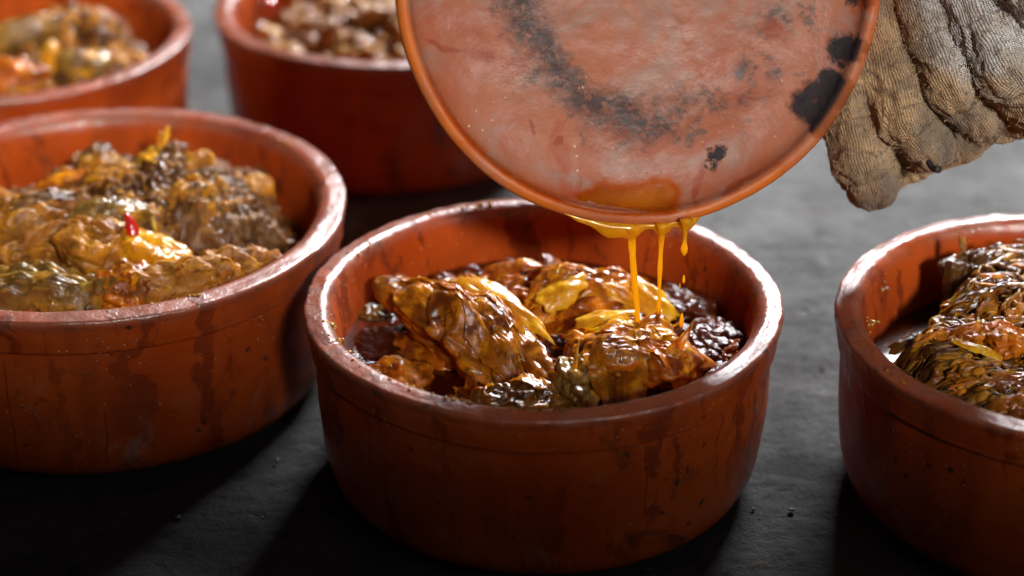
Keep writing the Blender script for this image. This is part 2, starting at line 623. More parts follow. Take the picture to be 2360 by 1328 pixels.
def M_ground():
    m = Mat('concrete')
    co = m.coord()
    a = m.ramp(m.noise(co, 5, 8, 0.62), 0.3, 0.7)
    col = m.mix(a, (0.078, 0.073, 0.069), (0.175, 0.168, 0.161))
    b = m.ramp(m.noise(m.vmath('MULTIPLY', co, (14, 30, 1)), 1.0, 7, 0.66, 0.6), 0.42, 0.68)
    col = m.mix(m.mul(b, 0.55), col, (0.20, 0.197, 0.193))
    # near floor's shade put into the colour, ragged at its edges
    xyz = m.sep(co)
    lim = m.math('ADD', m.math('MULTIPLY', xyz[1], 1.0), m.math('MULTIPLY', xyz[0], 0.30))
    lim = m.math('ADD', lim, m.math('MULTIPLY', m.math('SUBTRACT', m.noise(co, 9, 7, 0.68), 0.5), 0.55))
    blackened = m.ramp(lim, 1.26, 0.92)
    col = m.mix(m.mul(blackened, 0.86), col, (0.019, 0.0175, 0.0165))
    pit = m.ramp(m.noise(co, 58, 5, 0.6, 0.4), 0.60, 0.70)
    col = m.mix(m.mul(pit, 0.8), col, (0.012, 0.011, 0.011))
    rust = m.ramp(m.noise(co, 24, 5, 0.6), 0.62, 0.75)
    col = m.mix(m.mul(rust, 0.5), col, (0.085, 0.052, 0.036))
    mo2 = m.ramp(m.noise(m.vmath('MULTIPLY', co, (30, 55, 1)), 1.0, 8, 0.72, 0.5), 0.45, 0.62)
    col = m.mix(m.mul(mo2, 0.45), col, (0.05, 0.046, 0.043))
    mot = m.ramp(m.noise(m.vmath('ADD', co, (7.0, 3.0, 0.0)), 13, 8, 0.7, 0.8), 0.46, 0.66)
    col = m.mix(m.mul(mot, 0.55), col, (0.045, 0.042, 0.040))
    fl = m.mul(m.ramp(m.voronoi(co, 180), 0.18, 0.08), m.ramp(m.noise(co, 20, 2), 0.52, 0.6))
    col = m.mix(m.mul(fl, 0.15), col, (0.30, 0.28, 0.25))
    rough = m.ramp(m.noise(co, 17, 5, 0.6), 0.35, 0.7, 0.38, 0.75)
    n = m.bump(m.noise(co, 90, 9, 0.70), 1.0, 0.006)
    m.set(Base_Color=col, Roughness=m.math('MAXIMUM', rough, m.math('MULTIPLY', blackened, 0.8)), Normal=n, Specular_IOR_Level=m.math('SUBTRACT', 0.4, m.math('MULTIPLY', blackened, 0.33)))
    return m.m


def M_glove():
    m = Mat('knitted_cotton')
    co = m.coord()
    kn = m.attr('knit', 'GEOMETRY', 'Vector')
    k = m.sep(kn)
    clean_lit = m.attr('clean_lit', 'GEOMETRY', 'Fac')
    # ribs of stitches: k.x metres around, k.y metres along
    wob = m.math('MULTIPLY', m.noise(co, 90, 3), 0.0035)
    rib = m.math('SINE', m.math('MULTIPLY', m.math('ADD', k[0], wob), 2 * math.pi / 0.00125))
    row = m.math('SINE', m.math('MULTIPLY', m.math('ADD', k[1], m.math('MULTIPLY', rib, 0.00025)), 2 * math.pi / 0.0010))
    st = m.math('ADD', m.math('MULTIPLY', rib, 0.6), m.math('MULTIPLY', row, 0.4))
    fz = m.noise(co, 900, 4, 0.7)
    dirt = m.ramp(m.noise(co, 30, 7, 0.66, 0.6), 0.35, 0.66)
    col = m.mix(dirt, (0.68, 0.43, 0.21), (0.22, 0.135, 0.072))
    col = m.mix(m.math('MULTIPLY', clean_lit, m.ramp(m.noise(co, 45, 5, 0.6), 0.2, 0.55)), col, (0.78, 0.74, 0.71))  # whitening also stands for window light on the hand
    pit = m.ramp(st, -0.1, -0.7)
    col = m.mix(m.mul(pit, 0.55), col, (0.07, 0.048, 0.032))
    sp = m.ramp(m.noise(co, 300, 6, 0.8), 0.50, 0.64)
    col = m.mix(m.mul(sp, 0.7), col, (0.06, 0.04, 0.028))
    n = m.bump(st, 1.0, 0.0008)
    n = m.bump(fz, 0.6, 0.0008, n)
    m.set(Base_Color=col, Roughness=0.9, Normal=n, Specular_IOR_Level=0.15, Sheen_Weight=0.25, Sheen_Roughness=0.5)
    return m.m


# ------------------------------------------------------------------ ground
def graded(lo, a, b, hi, fine, coarse):
    return np.r_[np.linspace(lo, a, coarse, endpoint=False), np.linspace(a, b, fine), np.linspace(b, hi, coarse + 1)[1:]]


gx = graded(-2.6, -0.55, 0.60, 2.6, 430, 14)
gy = graded(-0.9, 0.70, 1.75, 4.2, 400, 14)
GX, GY = np.meshgrid(gx, gy, indexing='ij')
P = np.stack([GX, GY, 0 * GX], -1).reshape(-1, 3)
hz = 0.0016 * fbm(P * np.array([9, 14, 1.0]), 4, 0.55) + 0.0011 * fbm(P * np.array([40, 60, 1.0]) + 5, 3, 0.6)
pit = sstep(0.28, 0.62, perlin(P * np.array([75, 110, 1.0]) + 31)) + sstep(0.35, 0.6, perlin(P * 190 + 3)) * 0.6
P[:, 2] = hz - 0.0016 * pit - 0.0016
P[:, 2] = np.minimum(P[:, 2], 0.0006)
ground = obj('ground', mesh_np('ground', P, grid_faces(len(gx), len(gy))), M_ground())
tag(ground, kind='structure')

# ------------------------------------------------------------------ clay pots
CLAY = M_clay()
RUN = M_run()
NSEG = 224
RIM_P = spline([(0.1150, 0.0790), (0.1158, 0.0790), (0.1166, 0.0796), (0.1173, 0.0830), (0.1182, 0.0885), (0.1190, 0.0935), (0.1195, 0.0964), (0.1194, 0.0978), (0.1187, 0.0986),
                (0.1168, 0.0990), (0.1138, 0.0995), (0.1112, 0.0997), (0.1087, 0.0986), (0.1064, 0.0957), (0.1049, 0.0917), (0.1038, 0.0870)], 60)
OUT_P = spline([(0.0001, 0.0012), (0.078, 0.0012), (0.0980, 0.0010), (0.1042, 0.0036), (0.1082, 0.0088), (0.1112, 0.0180), (0.1130, 0.0310),
                (0.1142, 0.0470), (0.1148, 0.0630), (0.1150, 0.0740), (0.1150, 0.0790)], 64)
IN_P = spline([(0.1038, 0.0870), (0.1026, 0.0800), (0.1008, 0.0650), (0.0970, 0.0430), (0.0905, 0.0220), (0.0780, 0.0125), (0.050, 0.0105),
               (0.0001, 0.0100)], 44)


def wob_pot(V, seed):
    """hand-thrown unevenness, the same function for every part so that the seams close"""
    r = np.hypot(V[:, 0], V[:, 1]) + 1e-9
    k = 0.0011 * perlin(V * np.array([14, 14, 9.0]) + seed) + 0.0005 * perlin(V * np.array([45, 45, 60.0]) + seed * 2)
    dz = 0.0013 * perlin(np.stack([V[:, 0] * 11, V[:, 1] * 11, 0 * r + seed], -1)) * sstep(0.03, 0.095, V[:, 2])
    chip = 0.0006 * fbm(V * 130 + seed, 2) * sstep(0.086, 0.097, V[:, 2])
    W = V.copy()
    W[:, :2] *= (1 + (k + chip) / r * sstep(0.0, 0.06, r))[:, None]
    W[:, 2] += dz + chip * 0.7
    return W


def lathe(prof, seed=None, nseg=NSEG, flip=False):
    a = np.linspace(0, 2 * math.pi, nseg, endpoint=False)
    n = len(prof)
    V = np.stack([np.outer(np.cos(a), prof[:, 0]), np.outer(np.sin(a), prof[:, 0]), np.tile(prof[:, 1], (nseg, 1))], -1).reshape(-1, 3)
    F = grid_faces(nseg, n, True)
    if flip:
        F = F[:, ::-1]
    if seed is not None:
        V = wob_pot(V, seed)
    return V, F


def out_r(z):
    prof = np.vstack([OUT_P, RIM_P[:30]])
    return float(np.interp(z, np.maximum.accumulate(prof[:, 1]), prof[:, 0]))


def clay_pot(loc, scale, seed, label, runs):
    root = empty('clay_pot', loc)
    root.scale = scale
    tag(root, label, 'pot', 'terracotta pots of stew on the floor')
    j = Join()
    j.add(*lathe(OUT_P, seed))
    j.add(*lathe(IN_P, seed))
    body = obj('body', j.mesh('pot_body'), CLAY, root)
    rim = obj('rim', mesh_np('pot_rim', *lathe(RIM_P, seed)), CLAY, root)
    for o in (body, rim):
        o['seed'] = seed * 1.37
    rnd = random.Random(int(seed * 100))
    for (deg, z0, z1, wd) in runs:                  # dried runs of oil standing a little proud of the wall
        n = 40
        a = math.radians(deg)
        pts, rad = [], []
        ph = rnd.random() * 9
        for i in range(n):
            t = i / (n - 1)
            z = z0 + (z1 - z0) * t
            aa = a + 0.006 * math.sin(t * 4 + ph) + 0.0035 * math.sin(t * 11 + ph * 2)
            r = out_r(max(0.003, z))
            pts.append((r * math.cos(aa), r * math.sin(aa), z))
            rad.append(0.48 * wd * (0.55 + 0.45 * abs(math.sin(t * 6 + ph))) * (1.0 if t < .9 else 1.35) * min(1, t * 8 + .2) * min(1, (1 - t) * 14 + .15))
        pts = wob_pot(np.array(pts), seed)
        V, F = tube_np(pts, rad, 8)
        # flatten against the wall
        V2 = V.copy()
        c = np.repeat(np.arange(n), 8)
        ctr = np.vstack([pts[c], pts[0], pts[-1]])
        rn = ctr.copy()
        rn[:, 2] = 0
        rn /= np.linalg.norm(rn, axis=1)[:, None]
        d = ((V - ctr) * rn).sum(1)
        V2 -= rn * (d * 0.55)[:, None]
        obj('oil_run', mesh_np('oil_run', V2, F), RUN, root)
    return root


POTS = {
    'center': ((0.01575, 0.9323, 0), (1, 1, 1), 1.3),
    'left': ((-0.22755, 1.0358, 0), (1.144, 1.144, 1.027), 4.7),
    'back': ((-0.08336, 1.3641, 0), (1, 1, 1), 7.9),
    'corner': ((-0.3322, 1.3069, 0), (1, 1, 1), 11.2),
    'right': ((0.2799, 0.9111, 0), (1, 1, 1), 15.6),
}
LABELS = {
    'center': 'terracotta pot in front, red oil dripping into it from the lid',
    'left': 'large terracotta pot at left with a red chilli on its stew',
    'back': 'blurred terracotta pot standing behind the lid at the top of the picture',
    'corner': 'blurred terracotta pot cut off by the top left corner',
    'right': 'terracotta pot cut off by the right edge, holding dark shredded greens',
}
RUNS = {
    'center': [(-66, .079, .036, .0007), (-136, .079, .040, .0008)],
    'left': [(-101, .076, .010, .0006), (-107, .060, .024, .0007), (-80, .046, .012, .0007)],
    'back': [(-60, .079, .03, .0011), (-100, .079, .04, .0009)],
    'corner': [(-80, .079, .03, .001)],
    'right': [(-102, .075, .012, .0010), (-110, .060, .02, .0009), (-97, .079, .020, .0012), (-128, .066, .058, .0012)],
}
for k, (loc, s, seed) in POTS.items():
    clay_pot(loc, s, seed, LABELS[k], RUNS[k])

# ------------------------------------------------------------------ stew
F_AMBER = M_food('stewed_amber', (0.15, 0.024, 0.002), (0.47, 0.120, 0.004), (0.74, 0.27, 0.007), (0.70, 0.33, 0.04), 0.45, fine=0.7)
F_OLIVE = M_food('stewed_olive', (0.105, 0.022, 0.002), (0.36, 0.108, 0.004), (0.58, 0.21, 0.006), (0.62, 0.17, 0.006), 0.42, fine=0.7)
F_YELLOW = M_food('stewed_yellow', (0.42, 0.145, 0.005), (0.62, 0.255, 0.008), (0.76, 0.39, 0.012), (0.80, 0.55, 0.13), 0.6, fine=0.6)
F_CRUMB = M_food('crumbly_orange', (0.13, 0.042, 0.007), (0.36, 0.135, 0.016), (0.54, 0.225, 0.014), (0.50, 0.28, 0.10), 0.45, rough=0.45, coat=0.45, wet=0.16)
F_BROWN = M_food('brown_meat', (0.065, 0.026, 0.010), (0.17, 0.072, 0.024), (0.34, 0.15, 0.026), (0.36, 0.22, 0.12), 0.33, rough=0.4, coat=0.6, wet=0.12)
F_DARK = M_food('dark_greens', (0.030, 0.010, 0.002), (0.13, 0.050, 0.005), (0.30, 0.125, 0.007), (0.34, 0.17, 0.015), 0.35, wet=0.035)
F_GREY = M_food('grey_green_leaf', (0.10, 0.050, 0.012), (0.25, 0.14, 0.030), (0.46, 0.23, 0.022), (0.48, 0.35, 0.17), 0.45, fine=0.7)
F_HEAP = M_food('heaped_stew', (0.085, 0.028, 0.006), (0.28, 0.102, 0.014), (0.48, 0.195, 0.011), (0.48, 0.27, 0.09), 0.40, rough=0.5, coat=0.55, wet=0.12, tone=0.45, fine=1.6)
F_WET = M_food('wet_greens', (0.075, 0.024, 0.003), (0.21, 0.078, 0.006), (0.40, 0.165, 0.009), (0.42, 0.21, 0.02), 0.40, wet=0.035, tone=0.35)
F_RED = M_food('red_soaked_stew', (0.070, 0.010, 0.001), (0.32, 0.068, 0.003), (0.56, 0.16, 0.005), (0.56, 0.24, 0.02), 0.38, wet=0.035, tone=0.6)
F_PALE = M_food('pale_stew', (0.30, 0.13, 0.04), (0.54, 0.27, 0.08), (0.68, 0.38, 0.10), (0.66, 0.44, 0.22), 0.40, rough=0.4, coat=0.9, wet=0.08, tone=0.4)
OIL_RED = M_oil('dark_red_oil', (0.045, 0.0055, 0.0008))
OIL_BROWN = M_oil('dark_brown_oil', (0.022, 0.008, 0.003), 0.22)
CHILI = None


def rotm(deg):
    return np.array(Euler([math.radians(x) for x in deg], 'XYZ').to_matrix())


def facets(U, seed, n=14, k=11.0, lo=0.86):
    """radius of a softly rounded random polyhedron in direction U"""
    r = np.random.RandomState(int(seed * 100) % 100000)
    nk = r.normal(size=(n, 3))
    nk /= np.linalg.norm(nk, axis=1)[:, None]
    dk = r.uniform(lo, 1.0, n)
    inv = np.hstack([np.clip(U @ nk.T, 0.02, None) / dk, np.full((len(U), 1), 0.93)])
    return 1.0 / (np.log(np.exp(k * inv).sum(1)) / k)


def chunk(name, c, ax, rot, seed, mat, label=None, cat='food', group=None, lvl=5, lump=0.22, wr=0.0016, wf=130, st=(1, 1, 1), fine=0.0005, bend=0.0, box=0.85, parent=None):
    U, F = ico(lvl)
    p = U * facets(U, seed)[:, None]
    p = p * np.array(ax) * 1.12
    m = min(ax)
    p = p + U * (fbm(U * 1.25 + seed * 3.1, 3) * lump * m * 1.25)[:, None]
    s = np.array(st, float)
    warp = np.stack([fbm(p * 60 + seed, 2), fbm(p * 60 + seed + 7, 2), fbm(p * 60 + seed + 13, 2)], -1) * 0.006
    r = 2.4 * np.sqrt(np.abs(perlin((p + warp) * wf * s * 0.8 + seed * 1.9)) + 0.004) - 0.9
    r2 = 2.4 * np.sqrt(np.abs(perlin((p + warp * 0.6) * wf * s * 2.1 + seed * 0.9)) + 0.006) - 0.9
    patch = sstep(-0.25, 0.30, perlin(p * 70 + seed * 5))
    p = p + U * (wr * (0.95 * r + 0.42 * r2 * patch) + (fine * 0.6 + 0.0001) * fbm(p * 420 + seed, 2))[:, None]
    if bend:
        p[:, 2] -= bend * p[:, 0] ** 2 / ax[0]
    p = p @ rotm(rot).T
    o = obj(name, mesh_np(name, p, F), mat, parent, tuple(c))
    o['seed'] = seed * 0.77
    if label:
        tag(o, label, cat, group)
    return o


def leaf_np(L, W, seed, curl=1.2, roll=0.4, thick=0.0011, ragged=0.12, wr=0.0012, nu=64, nv=13, tip=0.4):
    """torn crumpled sheet: rings x spokes, closed with a second side"""
    th = np.linspace(0, 2 * math.pi, nu, endpoint=False)
    rho = np.linspace(0.04, 1, nv)
    cs = np.stack([np.cos(th), np.sin(th), 0 * th + seed], -1)
    Rt = 1 / (np.abs(np.cos(th)) ** 3.2 + np.abs(np.sin(th)) ** 3.2) ** (1 / 3.2)
    Rt = Rt * (1 + (0.22 + ragged) * perlin(cs * np.array([1.5, 1.5, 1]) + seed) + (0.10 + ragged * 0.8) * perlin(cs * np.array([4, 4, 1]) + seed * 2) + ragged * 0.5 * perlin(cs * np.array([10, 10, 1]) + seed * 3))
    x = np.outer(np.cos(th) * Rt, rho) * L * 0.5
    y = np.outer(np.sin(th) * Rt, rho) * W * 0.5
    y = y * (1 - tip * (x / L + 0.5))
    a = y / (W * 0.5) * roll
    R = (W * 0.5) / max(roll, 1e-3)
    y2, z2 = R * np.sin(a), R * (np.cos(a) - 1)
    b = x / L * curl
    R2 = L / max(abs(curl), 1e-3)
    x3 = (R2 + z2) * np.sin(b)
    z3 = (R2 + z2) * np.cos(b) - R2
    P = np.stack([x3, y2, z3], -1).reshape(-1, 3)
    fold = 2.2 * np.abs(perlin(P * np.array([70, 110, 70]) + seed)) - 0.5
    P[:, 2] += wr * (1.6 * fbm(P * 55 + seed, 2) + 0.9 * fold + 0.35 * fbm(P * 260 + seed, 2))
    P[:, 1] += wr * 0.7 * perlin(P * 90 + seed + 40)
    n = nu * nv
    G = P.reshape(nu, nv, 3)
    du = np.roll(G, -1, 0) - np.roll(G, 1, 0)
    N = np.cross(np.gradient(G, axis=1), du).reshape(-1, 3)
    N /= np.linalg.norm(N, axis=1)[:, None] + 1e-12
    tk = thick * np.tile(0.30 + 0.70 * (1 - rho ** 5), nu)
    A, B = P + N * (tk / 2)[:, None], P - N * (tk / 2)[:, None]
    F = grid_faces(nu, nv, True)[:, ::-1]
    i = np.arange(nu)
    i2 = (i + 1) % nu
    e = nv - 1
    side = np.stack([i * nv + e, n + i * nv + e, n + i2 * nv + e, i2 * nv + e], -1)
    hole = np.stack([i[::2] * nv, i2[::2] * nv, ((i[::2] + 2) % nu) * nv, np.full(len(i[::2]), 2 * n)], -1)
    hole2 = np.stack([n + i[::2] * nv, n + i2[::2] * nv, n + ((i[::2] + 2) % nu) * nv, np.full(len(i[::2]), 2 * n + 1)], -1)
    c1 = A.reshape(nu, nv, 3)[:, 0].mean(0)
    c2 = B.reshape(nu, nv, 3)[:, 0].mean(0)
    return np.vstack([A, B, c1, c2]), np.vstack([F, F[:, ::-1] + n, side, hole, hole2[:, ::-1]])


def leaf(name, c, L, W, rot, seed, mat, label, cat='leaf', group=None, **kw):
    V, F = leaf_np(L, W, seed, **kw)
    V = V @ rotm(rot).T
    o = obj(name, mesh_np(name, V, F), mat, None, tuple(c))
    o['seed'] = seed * 0.77
    return tag(o, label, cat, group)


def disc_grid(R, step):
    n = int(2 * R / step) + 1
    g = np.linspace(-R, R, n)
    X, Y = np.meshgrid(g, g, indexing='ij')
    keep = (X ** 2 + Y ** 2) <= R * R
    F = grid_faces(n, n)
    ok = keep.reshape(-1)[F].all(1)
    F = F[ok]
    used = np.unique(F)
    remap = -np.ones(n * n, int)
    remap[used] = np.arange(len(used))
    return np.stack([X, Y], -1).reshape(-1, 2)[used], remap[F]


def liquid(key, z, mat, label, Rloc=0.1032):
    loc, s, seed = POTS[key]
    XY, F = disc_grid(Rloc * s[0], 0.0016)
    r = np.hypot(XY[:, 0], XY[:, 1])
    h = 0.0003 * sstep(Rloc * s[0] - 0.004, Rloc * s[0], r) + 0.0003 * perlin(np.c_[XY * 60, 0 * r + seed])
    o = obj('oil', mesh_np('oil', np.c_[XY, h], F), mat, None, (loc[0], loc[1], z))
    return tag(o, label, 'oil', kind='stuff')


def mass(key, name, hfun, mat, label, step=0.0008, Rloc=0.0990, n=260, rs=(0.004, 0.011), el=2.2, dirn=None, hgt=0.9, rough=1.0, jit=0.003):
    """heap seen as overlapping torn pieces: the upper envelope of many tilted caps, each with its own tone"""
    loc, s, seed = POTS[key]
    XY, F = disc_grid(Rloc * s[0], step)
    x, y = XY[:, 0], XY[:, 1]
    base = hfun(x, y)
    z = base - 0.004
    tone = np.full(len(z), 0.15)
    pid = np.zeros(len(z))
    rr = np.random.RandomState(int(seed * 10))
    w2 = np.stack([fbm(np.c_[XY * 130, 0 * x + seed], 2), fbm(np.c_[XY * 130, 0 * x + seed + 9], 2)], -1) * 0.0016
    xw, yw = x + w2[:, 0], y + w2[:, 1]
    for k in range(n):
        a0, r0 = rr.rand() * 2 * math.pi, (Rloc - 0.004) * s[0] * math.sqrt(rr.rand())
        cx, cy = r0 * math.cos(a0), r0 * math.sin(a0)
        a = rs[0] + (rs[1] - rs[0]) * rr.rand() ** 2
        b = a / rr.uniform(1.0, el)
        an = rr.rand() * math.pi if dirn is None else math.radians(dirn + rr.normal() * 28)
        gx, gy = rr.normal(size=2) * 0.32
        tz = float(hfun(np.array([cx]), np.array([cy]))[0]) + rr.normal() * jit
        m = (np.abs(x - cx) < a * 1.1) & (np.abs(y - cy) < a * 1.1)
        if not m.any():
            continue
        dx, dy = xw[m] - cx, yw[m] - cy
        u = (dx * math.cos(an) + dy * math.sin(an)) / a
        v = (-dx * math.sin(an) + dy * math.cos(an)) / b
        q = np.abs(u) ** 2.6 + np.abs(v) ** 2.2
        zz = tz + gx * dx + gy * dy + b * hgt * (np.sqrt(np.clip(1 - q, 0, 1)) - 0.35) - np.where(q > 1, 1, 0)
        idx = np.where(m)[0]
        up = zz > z[idx]
        z[idx[up]] = zz[up]
        tone[idx[up]] = rr.rand()
        pid[idx[up]] = k + 1
    P3 = np.c_[XY, pid * 0.37]
    z = z + rough * (0.0011 * fbm(P3 * np.array([150, 150, 1.0]), 3) + 0.0009 * (2 * np.sqrt(np.abs(perlin(P3 * np.array([230, 230, 1.0]) + 5)) + 0.005) - 0.8))
    z = z + rough * 0.0002 * fbm(P3 * np.array([900, 900, 1.0]), 2)
    P3 = np.c_[XY, z]
    XY = XY + 0.0016 * np.stack([perlin(P3 * 210 + 3), perlin(P3 * 210 + 23)], -1)
    me = mesh_np(name, np.c_[XY, z], F)
    at = me.attributes.new('tone', 'FLOAT', 'POINT')
    if len(me.vertices) == len(tone):
        at.data.foreach_set('value', tone.astype(np.float32))
    o = obj(name, me, mat, None, (loc[0], loc[1], 0))
    o['seed'] = seed
    return tag(o, label, 'food', kind='stuff')


def clumpy(x, y, seed, a1=0.006, a2=0.0028, a3=0.0012):
    z = 0 * x + seed
    p = np.stack([x, y, z], -1)
    w = np.stack([fbm(p * 70 + 5, 2), fbm(p * 70 + 25, 2), 0 * x], -1) * 0.006
    p = p + w
    k = a1 * fbm(p * np.array([42, 42, 1]), 2)
    k = k + a2 * (1 - 2 * np.abs(perlin(p * np.array([120, 120, 1]) + 7)))
    k = k + a3 * (1 - 2 * np.abs(perlin(p * np.array([290, 290, 1]) + 17)))
    k = k + 0.0005 * fbm(p * np.array([700, 700, 1]) + 27, 2)
    return k


def bumps(x, y, L):
    z = 0 * x
    for (cx, cy, rx, ry, h, a) in L:
        ca, sa = math.cos(math.radians(a)), math.sin(math.radians(a))
        dx, dy = x - cx, y - cy
        u, v = (dx * ca + dy * sa) / rx, (-dx * sa + dy * ca) / ry
        z = np.maximum(z, h * np.clip(1 - (u * u + v * v), 0, 1) ** 0.6)
    return z


def shreds(name, key, n, hfun, mat, label, seed, Lr=(0.006, 0.016), Wr=(0.0012, 0.003), rmax=0.085, dirn=0.0, spread=60, lift=0.001, region=None, tilt=25):
    loc, s, _ = POTS[key]
    rnd = random.Random(seed)
    j = Join()
    k = 0
    tries = 0
    while k < n and tries < n * 30:
        tries += 1
        a, r = rnd.random() * 2 * math.pi, rmax * s[0] * math.sqrt(rnd.random())
        x, y = r * math.cos(a), r * math.sin(a)
        if region is not None and not region(x, y):
            continue
        k += 1
        L, W = Lr[0] + (Lr[1] - Lr[0]) * rnd.random() ** 1.7, Wr[0] + (Wr[1] - Wr[0]) * rnd.random() ** 1.7
        V, F = leaf_np(L, W, rnd.random() * 50, curl=rnd.uniform(-1.6, 1.6), roll=rnd.uniform(0.1, 0.9), thick=min(W * 0.5, 0.0016), nu=14, nv=4, wr=0.0007, ragged=0.30, tip=rnd.uniform(-0.4, 0.5))
        V = V @ rotm((rnd.uniform(-35, 35), rnd.uniform(-tilt, tilt), dirn + rnd.uniform(-spread, spread))).T
        z = float(hfun(np.array([x]), np.array([y]))[0])
        j.add(V + np.array([x, y, z + lift * rnd.uniform(-.6, 1.5)]), F)
    o = obj(name, j.mesh(name), mat, None, (loc[0], loc[1], 0))
    o['seed'] = seed * 0.31
    return tag(o, label, 'food', kind='stuff')


def strands(name, key, n, hfun, mat, label, seed, Lr=(0.012, 0.036), rr=(0.0006, 0.0015), rmax=0.088, dirn=12, spread=30, lift=0.0012, region=None, flat=0.7, wig=0.5):
    """limp shreds draped over the heap"""
    loc, s, _ = POTS[key]
    rnd = random.Random(seed)
    j = Join()
    tones = []
    k = tries = 0
    NP = 11
    while k < n and tries < n * 30:
        tries += 1
        a, r = rnd.random() * 2 * math.pi, rmax * s[0] * math.sqrt(rnd.random())
        x, y = r * math.cos(a), r * math.sin(a)
        if region is not None and not region(x, y):
            continue
        k += 1
        L = Lr[0] + (Lr[1] - Lr[0]) * rnd.random() ** 1.5
        R = rr[0] + (rr[1] - rr[0]) * rnd.random() ** 1.8
        hd = math.radians(dirn + rnd.gauss(0, spread))
        bend_ = rnd.gauss(0, wig)
        xs, ys = [], []
        cx, cy = x - 0.5 * L * math.cos(hd), y - 0.5 * L * math.sin(hd)
        for i in range(NP):
            xs.append(cx)
            ys.append(cy)
            hh = hd + bend_ * (i / NP - 0.5) * 2 + 0.35 * math.sin(i * 0.9 + seed + k)
            cx += L / NP * math.cos(hh)
            cy += L / NP * math.sin(hh)
        xs, ys = np.array(xs), np.array(ys)
        q_ = np.hypot(xs, ys)
        m_ = np.minimum(1, (0.094 * s[0]) / np.maximum(q_, 1e-6))
        xs, ys = xs * m_, ys * m_
        zs = hfun(xs, ys) + lift * rnd.uniform(-0.5, 1.6)
        zs = np.convolve(np.r_[zs[0], zs, zs[-1]], [0.25, 0.5, 0.25], 'valid')
        zs[0] -= R * 0.8 * rnd.random()
        zs[-1] -= R * 0.8 * rnd.random()
        t_ = np.linspace(0, 1, NP)
        rad_ = R * (0.45 + 0.55 * np.sin(np.pi * np.clip(t_ * 0.9 + 0.06, 0, 1)) ** 0.5) * (1 + 0.25 * np.sin(t_ * 9 + k))
        pts = np.c_[xs, ys, zs]
        V, F = tube_np(spline(pts, 16), np.interp(np.linspace(0, 1, 16), t_, rad_), 8)
        ctr = np.vstack([np.repeat(spline(pts, 16), 8, axis=0), pts[0], pts[-1]])
        V[:, 2] = ctr[:, 2] + (V[:, 2] - ctr[:, 2]) * flat
        V += 0.25 * R * np.stack([perlin(V * 500 + k), perlin(V * 500 + k + 9), perlin(V * 500 + k + 19)], -1)
        j.add(V, F)
        tones.append(np.full(len(V), rnd.random()))
    me = j.mesh(name)
    at = me.attributes.new('tone', 'FLOAT', 'POINT')
    tt_ = np.concatenate(tones)
    if len(me.vertices) == len(tt_):
        at.data.foreach_set('value', tt_.astype(np.float32))
    o = obj(name, me, mat, None, (loc[0], loc[1], 0))
    o['seed'] = seed * 0.31
    return tag(o, label, 'food', kind='stuff')


def food_bvh(objs):
    V, F, n = [], [], 0
    for o in objs:
        me = o.data
        co = np.empty(len(me.vertices) * 3, np.float32)
        me.vertices.foreach_get('co', co)
        V.append(co.reshape(-1, 3) + np.array(o.location))
        k = len(me.polygons)
        lt = np.empty(k, np.int32)
        me.polygons.foreach_get('loop_total', lt)
        vi = np.empty(len(me.loops), np.int32)
        me.loops.foreach_get('vertex_index', vi)
        w_ = lt[0]
        F.append((vi.reshape(-1, w_) + n).tolist())
        n += len(me.vertices)
    return BVHTree.FromPolygons(np.vstack(V).tolist(), [f for g in F for f in g])


